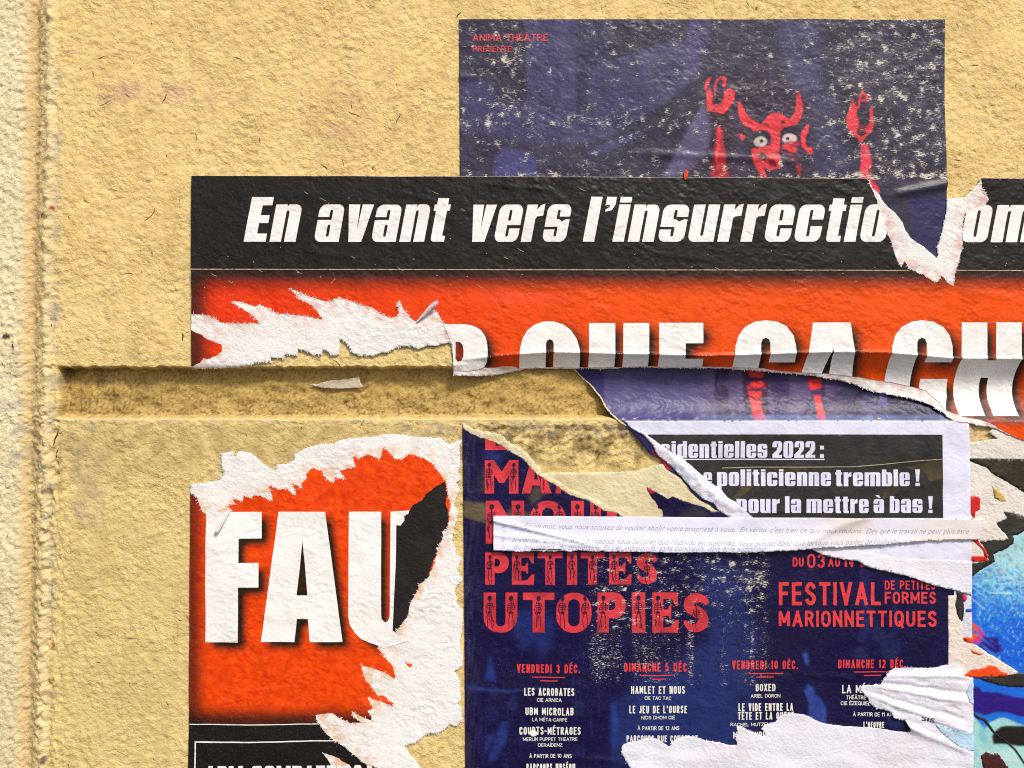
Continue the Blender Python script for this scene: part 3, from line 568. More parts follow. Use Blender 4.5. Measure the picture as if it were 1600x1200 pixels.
# the loose flap of backing paper at the left end of the hanging edge, and the two curls
def curl(x0, y0, x1, y1, r0, r1, h0, parent, hf, mat=M_CURL, turns=1.25):
    n, m = 9, 16; V, F = [], []
    d = Vector((x1 - x0, y1 - y0)); L = d.length; d.normalize(); nx, ny = -d.y, d.x
    for i in range(n):
        t = i / (n - 1); rr = r0 + (r1 - r0) * t; 
        for j in range(m):
            a = 2 * math.pi * turns * j / (m - 1) + 0.5; q = rr * (1 - 0.16 * j / (m - 1)) * (1 + 0.10 * math.sin(5 * t + 2 * j))
            e = (0.16 * L * math.sin(j * 1.1) * (t if i == n - 1 else 0))
            V.append((x0 + d.x * (L * t + e) + nx * q * math.cos(a), y0 + d.y * (L * t + e) + ny * q * math.cos(a), h0 + rr * S * 1000 + q * S * 1000 * math.sin(a)))
    for i in range(n - 1):
        for j in range(m - 1):
            k = i * m + j; F += [(k, k + 1, k + m), (k + 1, k + m + 1, k + m)]
    V = np.array(V); o = build('paper_curl', V[:, :2], np.array(F), V[:, 2] + hf(V[:, 0], V[:, 1]), mat, parent); return o
curl(652, 503, 681, 475, 1.2, 5.0, 0.4, sl, h_slogan); curl(622, 480, 625, 472, 2.2, 2.6, 0.3, sl, h_slogan)

# ------------------------------------------------------------------ lower left piece of the slogan poster
h_low = lambda px, py: hs(px, py) + 1.15
lo = empty('slogan_poster', 'torn piece of red poster with the huge white letters FAU, below the groove', 'poster', 500, 1230)
topw = [(298, 756.6), (317.5, 755.6), (344, 750), (349, 740.6), (346.6, 725.6), (345.6, 709), (364, 705), (369, 714), (374, 705), (392.5, 708), (402, 715), (411, 724), (432, 736), (434, 725.6), (449, 724.7), (461, 718), (462, 709), (484, 698), (505, 694), (522, 694.7), (531, 688), (561, 684), (590, 681.5), (605, 678), (631, 679), (650, 682.5), (669, 684), (687.5, 684), (702.5, 695), (712, 690), (722, 688)]
rgt = [(722, 688), (718, 700), (719, 720), (716, 738), (720, 748), (712, 754), (719, 764), (709, 790), (717, 800), (710, 822), (707, 846), (713, 858), (712, 866), (722, 873), (714, 890), (723, 905), (711.6, 920), (713.4, 941), (723, 952), (722, 980), (718, 1004), (723, 1025), (722, 1040), (710, 1048), (719, 1063), (720, 1093), (715, 1098), (722, 1107), (722, 1123.5), (714, 1134), (704, 1131), (697, 1137), (685, 1145), (669, 1147), (649, 1160), (632, 1165), (640, 1177), (649, 1187), (657, 1200), (672, 1235)]
S2B = chain(('t', topw, 1.0), ('t', rgt, 1.0), ('s', [(672, 1235), (294.5, 1235), (298, 756.6)]))
S2_PT = tess([S2B], sp=4.0)
ed = [(298, 769), (308, 776), (312, 789), (319, 800.6), (326, 803), (362.5, 800), (357, 787.5), (368, 788), (365, 779), (379, 783), (382, 774), (394, 780), (396, 774), (407.5, 774), (428, 783), (426, 772.5), (420.6, 757.5), (435.6, 765), (449, 764), (464.7, 775), (458, 754), (474, 762), (469, 755.6), (479, 748), (479, 740.6), (488, 731), (503, 735), (510.6, 748), (522, 754), (524, 745), (540, 748), (531, 735), (555.6, 729), (552, 714), (545, 709), (562, 716), (575, 709), (594, 717), (600, 698), (609, 707), (616, 716), (629, 718), (639, 709), (659, 714), (672.5, 722), (682, 731), (689, 741), (697, 752), (700.6, 772.5), (705, 791), (702.5, 799), (702, 812), (699, 825), (691, 831), (693, 840), (684, 855), (683, 868), (679, 881), (673, 892), (667.5, 903), (655, 911.6), (652.5, 922), (641, 942.5), (638, 961), (619, 986)]
ed2 = [(619, 986), (612, 1000), (600, 1008), (590.6, 1010), (600, 1023), (615, 1040), (618, 1059), (600, 1049), (581, 1043), (564, 1039), (573, 1062.5), (581, 1072), (590.6, 1085), (600, 1085.5), (616, 1098.5), (613.5, 1103.5), (602, 1097), (575, 1087.6), (583.5, 1105), (575, 1109), (584, 1125), (563, 1117), (550, 1110), (553, 1118.5), (565, 1128), (547, 1128.5), (535, 1123.5), (520, 1113.5), (493, 1117), (497, 1128.5), (507, 1142), (522, 1156), (538, 1165), (552, 1177), (568, 1190), (583, 1195), (600, 1202), (612, 1235)]
S2P = chain(('t', ed, 1.1, 2.0), ('t', ed2, 0.8, 2.0), ('s', [(612, 1235), (294.8, 1235), (298, 769)]))
S2H = chain(('t', [(503, 1174), (525, 1182), (547, 1194), (556, 1210)], 0.8), ('t', [(556, 1210), (524, 1208), (514, 1188), (503, 1174)], 0.8))
S2I = chain(('t', [(634, 1031), (637, 1036), (643, 1036), (645, 1039), (641, 1042), (636, 1038), (634, 1031)], 0.5))
FAU_A = [[(322.7, 799.5), (409.5, 799.5), (409.5, 841), (374, 841), (374, 878.7), (405, 878.7), (405, 917), (373.3, 917), (372.6, 1003), (321.8, 1003)],
         [(436, 799), (508.7, 799), (536, 1002), (485, 1002), (482, 966), (464.7, 966), (461, 1002), (408.6, 1002)],
         [(545.6, 799), (596, 799), (596, 958), (596.5, 966), (602, 971.6), (607, 969), (609.4, 962), (610.6, 799), (640.6, 797), (640, 803), (625, 822), (619.5, 822), (618, 990), (640, 1000), (600, 1012), (588.8, 1007), (577.5, 1003.5), (564, 997), (555, 988), (547.5, 976), (544.7, 962)]]
FAU_S = [[(473.5, 844.7), (481, 929.7), (464, 929.7)]]
build('torn_backing', S2_PT[0], S2_PT[1], h_low(S2_PT[0][:, 0], S2_PT[0][:, 1]), M_FIBRE, lo, skirt=0.4, col=fibre_col(S2_PT[0], [S2P], 285, 670, 735, 1245, (228, 186, 150)))
cv = Canvas(285, 670, 735, 1245, (240, 76, 0), 1.5); X, Y = cv.grid()
cv.mix(0.35 + 0.25 * samp(F_SPOT, X, Y), (228, 54, 0)); cv.mix(sstep(.2, 1.6, samp(F_LUMP, X, Y)) * .35, (196, 34, 2)); cv.mix(sstep(.6, 1.8, samp(F_LUMP, X + 50, Y + 20)) * .3, (246, 96, 20)); sh = np.zeros_like(X)
U_full = [(545.6, 799), (596, 799), (596, 960), (602, 971.6), (609.4, 962), (610.6, 799), (661, 799), (661, 962), (650, 985), (630, 1001), (600, 1006), (577.5, 1003.5), (555, 988), (544.7, 962)]
for p in FAU_A[:2] + [U_full]: sh = np.maximum(sh, cv.mask([(x + 10, y + 10) for x, y in p]))
cv.mix(cv.blur(sh, 3.6) * 1.25, (44, 28, 10)); cv.mix(sstep(330, 300, X) * 0.85, (70, 26, 14)); cv.mix(sstep(1095, 1126, Y) * 0.95, (44, 24, 12)); cv.mix((Y > 1131).astype(float), (26, 22, 19))
P, T = tess([S2P, S2I], [S2H], sp=3.0)
build('printed_face', P, T, h_low(P[:, 0], P[:, 1]) + 0.16, M_SLOGAN, lo, col=cv.at(P[:, 0], P[:, 1]), attrs={'wear': np.full(len(P), 0.07)})
for la in FAU_A: lettering('big_letter', [la], FAU_S, h_low, M_LETTER, lo, sp=4, clips=[S2B], off=0.36)
BLK = chain(('t', [(695, 752), (680, 761), (667, 771), (659, 782), (646, 789), (640.6, 797), (638, 803), (631, 805), (634, 819), (628, 822), (620, 820)], 0.8, 2.0), ('s', [(620, 820), (618.6, 885), (614, 984)]),
            ('t', [(614, 984), (619, 986.5), (638, 961), (641, 943), (652.5, 922), (655, 911.6), (667.5, 903), (671, 893), (676, 880), (682, 866), (684, 855), (693, 840), (691, 831), (699, 825), (701, 800), (696, 786), (699, 772), (695, 752)], 0.9, 2.0))
P, T = tess([BLK], sp=4); o = build('black_overprint', P, T, h_low(P[:, 0], P[:, 1]) + 0.42, make('black_print_ink', (36, 30, 27), rough=0.7, spec=0.25, bump=0.5, fine=0.8, mottle=0.4, specks=0.0), lo)
lines = [[(296.5, 1130.6), (497, 1129.8), (498, 1131.2), (296.5, 1132)], [(305, 1157.5), (528, 1155.6), (530, 1157.2), (307, 1159.6), (307, 1235), (305, 1235)]]
def capA(x0, x1, ch, base, hgt):
    w = (x1 - x0); 
    g = {'A': ([[(.3, 1), (.7, 1), (1, 0), (.68, 0), (.64, .2), (.36, .2), (.32, 0), (0, 0)]], [[(.5, .8), (.6, .4), (.4, .4)]]),
         'R': ([box(0, 0, .42, 1), box(0, .42, 1, 1, 0, .2, .1, 0), [(.58, .5), (.95, .5), (1, 0), (.62, 0), (.5, .4)]], [box(.42, .6, .58, .86)]),
         'M': ([box(0, 0, .3, 1), box(.7, 0, 1, 1), [(0, 1), (.32, 1), (.5, .4), (.68, 1), (1, 1), (.62, 0), (.38, 0)]], []),
         'C': ([box(0, 0, 1, 1, .25, .2, .2, .25)], [box(.42, .16, .58, .84), box(.5, .4, 1.1, .6)]),
         'O': ([box(0, 0, 1, 1, .25, .25, .25, .25)], [box(.42, .16, .58, .84)]),
         'B': ([box(0, 0, 1, 1, 0, .2, .2, 0)], [box(.42, .16, .58, .42), box(.42, .6, .58, .84)]),
         'T': ([box(.28, 0, .72, 1), box(0, .8, 1, 1)], []), 'I': ([box(0, 0, 1, 1)], [])}[ch]
    f = lambda ps: [[(x0 + px * w, base - py * hgt) for px, py in p] for p in ps]
    return f(g[0]), f(g[1])
A, B = list(lines), []
xx = 322
for ch, w_ in zip('ARM COMBATTI', (19, 17, 24, 10, 19, 19, 24, 18, 18, 16, 16, 8)):
    if ch != ' ':
        p, q = capA(xx, xx + w_ - 2, ch, 1232, 37); A += p; B += q
    xx += w_ + 0.5
p, q = capA(553, 566, 'O', 1231, 37); A += p; B += q; p, q = capA(574, 582, 'I', 1231, 37); A += p; B += q
lettering('boxed_lettering', A, B, h_low, M_LETTER, lo, sp=6, clips=[S2B], off=0.34)
curl(341, 829, 359, 801, 3.6, 1.2, 0.5, lo, h_low)
feather('torn_fibres', ed, 420, 6.5, M_WHITE, lo, h_low, .46, 6); feather('torn_fibres', ed2, 300, 6.0, M_WHITE, lo, h_low, .40, 7); feather('torn_fibres', topw, 300, 5.5, M_WHITE, lo, h_low, .05, 8); feather('torn_fibres', rgt, 300, 5.0, M_WHITE, lo, h_low, .05, 9, clip=[[(600, 600), (724, 600), (727, 1235), (600, 1235)]])
# ------------------------------------------------------------------ theatre poster, upper piece
th = empty('theatre_poster', 'scuffed violet poster with a red horned puppet, partly under the black headline band', 'poster', 1100, 600)
diag = [(893, 574), (911, 592.5), (922.5, 602), (937.5, 620.6), (945, 635.6), (954, 647), (965, 656), (977, 665.6), (988, 675), (1001, 688), (1009, 702), (1016, 709), (1031, 717), (1041, 732), (1061, 745), (1076, 762), (1080, 769), (1093, 781), (1108, 788), (1117, 796), (1140, 809), (1150, 830)]
T1 = chain(('s', [(717.5, 31), (1100, 30.6), (1475, 31.5), (1476, 150), (1478, 310), (1477, 430), (1478, 560), (1482, 700), (1480, 830), (1150, 830)]),
           ('t', onto(diag[::-1], h_theatre), 0.7, 2.2), ('s', [(893, 574), (880, 562), (721, 545), (719, 275), (717.5, 31)]))
def h_th(px, py): return h_theatre(px, py)
c1 = Canvas(710, 20, 1500, 840, (60, 54, 74), 1.0); X, Y = c1.grid()
c1.mix(sstep(-.3, 1.2, samp(F_STREAK, X, Y * .6)) * .35, (44, 36, 50)); c1.mix(sstep(-.5, 1.5, samp(F_BIG, X, Y)) * .4, (50, 40, 56))
def big(poly, col, bl=1.5, al=1.0): c1.fill(poly, col, bl, al)
big([(822, 20), (902, 20), (902, 178), (960, 214), (890, 226), (837, 226), (782, 210), (760, 190), (776, 165), (822, 160)], (70, 66, 102))
big([(718, 120), (770, 130), (776, 165), (830, 160), (830, 225), (782, 212), (718, 205)], (70, 64, 100), 5)
big([(950, 96), (1060, 60), (1095, 100), (1090, 107), (1050, 155), (1000, 187), (950, 212), (887, 226), (870, 210), (905, 178), (930, 175), (918, 148), (917, 130), (926, 108)], (70, 66, 100), 1.5)
big([(900, 32), (955, 32), (948, 92), (925, 108), (917, 130), (920, 150), (932, 174), (902, 178)], (58, 54, 82), 1.0)
big([(920, 244), (925, 232), (1000, 205), (1012, 202), (987, 220), (945, 240)], (72, 68, 108), 1.0)
big([(1075, 32), (1110, 32), (1100, 90), (1090, 107), (1060, 150), (1070, 80)], (86, 76, 118), 3, .8)
big([(1102, 155), (1085, 185), (1057, 235), (1037, 277), (1068, 277), (1100, 245), (1112, 215), (1110, 180)], (98, 88, 122), 2)
big([(782, 232), (835, 240), (840, 277), (770, 277), (775, 250)], (80, 78, 132), 3, .8)
big([(1215, 32), (1280, 32), (1285, 150), (1260, 170), (1225, 120)], (78, 76, 112), 8, .7)
big([(1140, 120), (1190, 100), (1260, 150), (1290, 277), (1080, 277), (1130, 200)], (58, 44, 62), 10, .8)
big([(1270, 150), (1300, 150), (1330, 277), (1268, 277)], (76, 72, 104), 6, .6)
big([(1340, 32), (1475, 32), (1475, 180), (1400, 120)], (62, 54, 72), 12, .7)
big([(1199.5, 85), (1201, 85), (1210.5, 172), (1208.5, 172)], (84, 82, 120), .8)
big([(1417, 310), (1470, 305), (1478, 300), (1478, 405), (1462, 404), (1440, 385), (1425, 372)], (54, 49, 90), 1.2)
RD, RM, RK = (232, 62, 70), (178, 40, 52), (124, 24, 36)
def Z1(p): return [(1080 + x / 8.0, 100 + y / 8.0) for x, y in p]
def Z2(p): return [(1250 + x / 10.62, 130 + y / 10.62) for x, y in p]
def Z4(p): return [(1050 + x / 4.0, y / 4.0) for x, y in p]
big(Z4([(200, 560), (330, 600), (360, 720), (345, 1110), (240, 1110), (245, 790), (205, 700)]), (52, 34, 44), 3, .9)
red = []
def rp(p, col=RD, bl=.5): c1.fill(p, col, bl)
rp(Z1([(310, 800), (350, 780), (385, 830), (400, 900), (360, 960), (410, 1080), (450, 1420), (250, 1420), (270, 1080), (320, 1000), (310, 900)]), RK, 1)
rp(Z1([(300, 830), (345, 790), (400, 850), (390, 960), (420, 1100), (440, 1420), (330, 1420), (300, 1100)]), (176, 38, 50), 1)
rp(Z1([(320, 800), (345, 790), (370, 860), (350, 960), (365, 1020), (330, 1100), (320, 1250), (290, 1200), (320, 1000)]), RD, 1)
rp(Z4([(240, 1110), (250, 1050), (330, 1040), (360, 1110)]), RM, 2)
rp(Z1([(165, 330), (170, 240), (210, 180), (250, 165), (255, 185), (218, 222), (205, 290), (178, 335)]))
rp(Z1([(190, 340), (235, 310), (265, 400), (262, 510), (300, 520), (350, 500), (400, 440), (410, 350), (450, 315), (500, 308), (545, 355), (538, 450), (480, 540), (430, 600), (395, 630), (330, 612), (260, 600), (200, 590), (185, 480)]))
rp(Z1([(280, 400), (288, 250), (320, 185), (370, 162), (430, 165), (442, 205), (425, 275), (400, 290), (383, 270), (402, 212), (355, 188), (322, 225), (310, 300), (295, 400)]))
rp(Z1([(455, 395), (490, 380), (485, 410), (460, 415)]), (50, 30, 40)); rp(Z1(strip_poly([(260, 590), (320, 530), (370, 470)], 9)), (70, 24, 40)); rp(Z1([(330, 440), (370, 420), (385, 500), (370, 520), (345, 490)]), (120, 50, 66))
rp(Z1([(580, 500), (600, 460), (640, 530), (690, 620), (740, 690), (830, 740), (870, 770), (860, 830), (780, 850), (740, 800), (660, 770), (610, 700), (585, 600)]))
rp(Z1([(1310, 390), (1328, 330), (1350, 370), (1385, 500), (1385, 600), (1360, 700), (1300, 765), (1220, 780), (1170, 800), (1140, 740), (1240, 680), (1290, 600), (1312, 500)])); rp(Z1([(1308, 395), (1328, 330), (1352, 395)]), (90, 30, 44), 1)
rp(Z1([(870, 760), (935, 680), (985, 625), (1070, 615), (1150, 645), (1215, 700), (1180, 760), (1110, 860), (1095, 1100), (1005, 1100), (992, 900), (940, 850), (860, 830)]))
rp(Z1([(890, 760), (930, 728), (975, 770), (960, 785)]), (60, 24, 36), 1); rp(Z1([(1100, 750), (1145, 700), (1175, 730), (1150, 755)]), (60, 24, 36), 1)
c1.fill(Z1(ell(885, 915, 112, 82)), (40, 32, 54), 1); c1.fill(Z1(ell(1215, 885, 112, 92)), (40, 32, 54), 1)
rp(Z1([(992, 870), (1100, 870), (1095, 1100), (1005, 1100)]))
c1.fill(Z1(ell(862, 975, 86, 66, a=-.2)), (206, 190, 180), .5); c1.fill(Z1(ell(1222, 940, 92, 66)), (212, 192, 186), .5)
rp(Z4([(498, 960), (505, 935), (560, 925), (618, 905), (622, 950), (600, 960), (560, 950), (530, 1000)])); rp(Z4([(695, 915), (740, 905), (782, 935), (770, 955), (730, 950), (700, 930)]))
c1.fill(Z1(ell(876, 967, 24, 24)), (46, 34, 60), .3); c1.fill(Z1(ell(1200, 936, 24, 24)), (46, 34, 60), .3)
c1.fill(Z1(ell(1260, 1000, 100, 40)), RM, 1.0, .8)
rp(Z1([(860, 1040), (920, 1030), (1000, 1060), (1000, 1120), (1095, 1120), (1090, 1180), (1000, 1200), (940, 1160), (880, 1150)]), (206, 60, 62), 1)
rp(Z1([(1130, 1010), (1200, 1010), (1320, 1060), (1300, 1110), (1220, 1090), (1150, 1060)]), RD, 1); rp(Z1(strip_poly([(1100, 1080), (1180, 1130), (1300, 1140)], 22)), (150, 36, 48), 1)
for q_ in ([(900, 770), (960, 800), (990, 790)], [(1110, 800), (1160, 770), (1200, 775)], [(1030, 860), (1034, 960)], [(1070, 860), (1066, 980)], [(640, 600), (700, 700), (780, 760)], [(1350, 480), (1350, 620), (1300, 720)]): rp(Z1(strip_poly(q_, 7)), (168, 34, 48), .6)
rp(Z1([(590, 868), (682, 905), (640, 962), (605, 930)])); rp(Z1([(1366, 870), (1400, 820), (1440, 762), (1472, 770), (1450, 860), (1422, 920), (1418, 1000), (1460, 1050), (1500, 1040), (1520, 1130), (1480, 1140), (1380, 1040), (1362, 960)]))
rp(Z4([(492, 940), (520, 925), (560, 980), (600, 960), (640, 955), (672, 985), (675, 1050), (610, 1068), (570, 1045), (590, 1110), (556, 1110), (530, 1060), (505, 1010)])); rp(Z4([(560, 950), (600, 985), (590, 1010), (545, 1000), (535, 965)]), (66, 58, 52), 1.5)
rp(Z4([(590, 990), (630, 1000), (655, 1030), (650, 1050), (610, 1040)]), (120, 30, 44), 1); rp(Z4([(700, 1010), (800, 1025), (798, 1050), (720, 1040)]), (44, 32, 50), 1); rp(Z4([(735, 990), (760, 1000), (755, 1015)]), RM, .6); rp(Z4([(770, 1020), (800, 1030), (802, 1100), (785, 1100)]), RM, 1)
rp(Z2([(755, 580), (790, 480), (830, 340), (860, 268), (880, 350), (948, 430), (920, 520), (975, 650), (935, 720), (890, 790), (940, 860), (1010, 900), (1080, 860), (1150, 740), (1140, 600), (1148, 400), (1180, 390), (1200, 560), (1215, 680), (1190, 800), (1100, 880), (1040, 960), (1000, 1010), (940, 920), (850, 860), (770, 740)]))
rp(Z2([(900, 760), (960, 700), (1140, 680), (1130, 760), (1060, 850), (980, 850)]), (104, 30, 46), 1.5)
rp(Z2([(940, 430), (958, 270), (998, 160), (1030, 122), (1060, 175), (1105, 190), (1120, 260), (1100, 315), (985, 315), (970, 430)])); rp(Z2([(1005, 200), (1080, 205), (1075, 285), (990, 285)]), (86, 34, 46), .8)
rp(Z4([(1178, 900), (1222, 905), (1245, 1020), (1240, 1110), (1275, 1150), (1290, 1180), (1296, 1210), (1270, 1210), (1225, 1140), (1220, 1115), (1175, 1115)]), (230, 56, 78))
rp(Z4([(1222, 1060), (1245, 1040), (1240, 1110), (1290, 1180), (1250, 1140)]), RK, 1.2)
# the stretch that dips into the groove
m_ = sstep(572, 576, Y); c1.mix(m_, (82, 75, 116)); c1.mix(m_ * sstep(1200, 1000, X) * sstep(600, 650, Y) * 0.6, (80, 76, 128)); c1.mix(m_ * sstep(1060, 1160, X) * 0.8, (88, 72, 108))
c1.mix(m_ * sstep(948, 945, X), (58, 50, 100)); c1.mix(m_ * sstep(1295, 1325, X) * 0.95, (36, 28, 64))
def dk(pts, w, col, bl=1.0, al=1.0): c1.fill(strip_poly(pts, w), col, bl, al)
for y in (582, 618, 650):
    c1.fill(ell(1134, y, 13, 17), (66, 48, 84), 1.0); c1.fill(ell(1139, y - 4, 6, 7), (38, 24, 62), 1.0)
dk([(1130, 580), (1124, 600), (1132, 625), (1126, 655)], 4, (40, 26, 62))
c1.fill([(1204, 572), (1240, 572), (1243, 610), (1237, 640), (1244, 662), (1212, 662), (1216, 625), (1210, 600)], (58, 44, 88), 1.5)
c1.fill([(1168, 572), (1206, 572), (1210, 600), (1206, 630), (1208, 662), (1170, 662), (1168, 620)], (60, 30, 66), 1)
for p in ([(1174, 576), (1204, 576), (1200, 590), (1180, 588)], [(1174, 604), (1186, 595), (1200, 596), (1206, 606), (1190, 608), (1176, 608)], [(1176, 612), (1198, 612), (1194, 640), (1200, 662), (1176, 662), (1180, 640)], [(1268, 590), (1292, 590), (1294, 606), (1276, 608)], [(1280, 618), (1290, 618), (1292, 662), (1274, 662), (1282, 640)]): c1.fill(p, (222, 48, 50), 1)
for y in (596, 610, 626): dk([(1172, y - 10), (1190, y), (1206, y - 8)], 2.4, (50, 20, 50), .6)
c1.fill([(1256, 580), (1270, 596), (1278, 616), (1262, 640), (1252, 662), (1300, 662), (1300, 580)], (48, 32, 74), 1.2, .8)
for p in ([(1272, 594), (1292, 592), (1294, 606), (1276, 610)], [(1281, 618), (1291, 618), (1293, 655), (1276, 660), (1283, 640)]): c1.fill(p, (222, 48, 50), .8)
c1.fill(Z2([(800, 560), (900, 540), (960, 690), (930, 800), (860, 830), (790, 720)]), RD, .6); c1.fill(Z2([(1060, 760), (1180, 640), (1200, 760), (1100, 870)]), (206, 52, 60), .8)
c1.fill(ell(1358 + 12, 632, 15, 20), (76, 66, 112), 1.5, .7); c1.fill(ell(1320, 600, 9, 12), (70, 52, 96), 1.5, .8); c1.fill(ell(1325, 632, 13, 14), (66, 52, 92), 1.5, .8); c1.fill([(1386, 610), (1398, 620), (1394, 640), (1384, 632)], (90, 88, 140), 1)
Xm = sstep(645, 652, Y) * m_; c1.mix(Xm * sstep(1080, 1130, X) * 0.55, (124, 140, 178));  # bluish gloss sheen on the upturned lower edge, painted into the ink colour
c1.mix(Xm * sstep(.2, 1.0, samp(F_STREAK, X * .4, Y)) * 0.35, (150, 164, 192))  # streaks of the same painted sheen
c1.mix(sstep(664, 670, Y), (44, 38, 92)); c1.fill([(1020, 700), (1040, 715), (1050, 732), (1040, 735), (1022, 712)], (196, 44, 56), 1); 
def rows_(x0, y0, x1, y1, s_):
    gx, gy = np.meshgrid(np.arange(x0, x1, s_), np.arange(y0, y1, s_)); return np.stack([gx.ravel(), gy.ravel()], 1) + np.random.default_rng(8).uniform(-.2, .2, (gx.size, 2)) * s_
gvx, gvy = np.meshgrid(np.arange(894, 1479, 2.0), np.arange(545, 664, 1.5)); GRV = np.stack([gvx.ravel(), gvy.ravel()], 1)
P, T = tess([T1], sp=2.2, extra=np.concatenate([rows_(1096, 116, 1368, 278, 1.25), rows_(1340, 278, 1385, 305, 1.3), GRV]), hole=(893, 544, 1479, 664))
px, py = P[:, 0], P[:, 1]
w = 0.30 + 0.20 * samp(F_SPOT, px, py) + 0.22 * sstep(1250, 1350, px) + 0.22 * np.exp(-((py - 188) / 14) ** 2) * (px < 1120) + 0.25 * sstep(262, 277, py) * (py < 280) + 0.35 * np.exp(-(((px - 800) / 45) ** 2 + ((py - 85) / 30) ** 2)) + 0.30 * np.exp(-(((px - 790) / 30) ** 2 + ((py - 155) / 20) ** 2))
w = w - 0.25 * np.exp(-(((px - 870) / 40) ** 2 + ((py - 110) / 60) ** 2)) - 0.2 * np.exp(-(((px - 1010) / 60) ** 2 + ((py - 130) / 40) ** 2))
w = w - .28 * np.exp(-(((px - 1205) / 62) ** 2 + ((py - 215) / 42) ** 2)) - .22 * np.exp(-(((px - 1344) / 16) ** 2 + ((py - 190) / 42) ** 2)) - .2 * np.exp(-(((px - 1125) / 24) ** 2 + ((py - 150) / 30) ** 2))
w = np.where(py > 281, 0.05, w); w = np.where(py > 570, -0.15 + 0.45 * np.exp(-((py - 650) / 4.0) ** 2), w)
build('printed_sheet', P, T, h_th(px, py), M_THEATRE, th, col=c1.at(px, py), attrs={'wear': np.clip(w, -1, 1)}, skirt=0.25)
# pale torn rim of the theatre sheet along the slanting tear
RIM = chain(('t', onto(diag[:8], h_theatre), 0.8, 2.0), ('t', onto([(x + 1.6, y - 1.2) for x, y in diag[:8]][::-1], h_theatre), 0.6, 2.0))
try:
    P, T = tess([RIM], sp=6); build('torn_rim', P, T, h_theatre(P[:, 0], P[:, 1]) + 0.3, M_CREAM, th)
except Exception: pass

# ------------------------------------------------------------------ print type (the built-in outline font)
def text_px(body, x0, x1, base, cap, hf, mat, parent, name='lettering', weight=0.0, slant=0.0, off=0.3, rot=0.0, ink=None, wear=None, drop=0.0, label=None):
    c = bpy.data.curves.new('type', 'FONT'); c.body = body; c.offset = weight; c.shear = slant; c.resolution_u = 3
    o = bpy.data.objects.new('type', c); SC.collection.objects.link(o)
    me = o.evaluated_get(bpy.context.evaluated_depsgraph_get()).to_mesh(); me.calc_loop_triangles()
    V = np.array([v.co[:2] for v in me.vertices]); T = np.array([t.vertices[:] for t in me.loop_triangles]); bpy.data.objects.remove(o); bpy.data.curves.remove(c)
    if len(T) == 0: return None
    ch = 0.73; X = (V[:, 0] - V[:, 0].min()) / (V[:, 0].max() - V[:, 0].min()); Yv = V[:, 1] / ch
    px = x0 + X * (x1 - x0); py = base + drop * X - Yv * cap; P = np.stack([px, py], 1)
    o = build(name, P, T, hf(px, py) + off, mat, parent, col=None if ink is None else np.tile(lin(ink), (len(P), 1)), attrs={'wear': wear(px, py)} if wear else None)
    if label: o['label'] = label
    return o
def arc(cx, cy, rx, ry, a0, a1, n=7): return [(cx + rx * math.cos(math.radians(a0 + (a1 - a0) * k / (n - 1))), cy + ry * math.sin(math.radians(a0 + (a1 - a0) * k / (n - 1)))) for k in range(n)]
_O = arc(.5, .7, .5, .3, 0, 180) + arc(.5, .3, .5, .3, 180, 360) + [(1, .7)]
_B1 = [(0, 1), (.45, 1)] + arc(.5, .76, .45, .24, 80, -80, 5) + [(0, .53)]
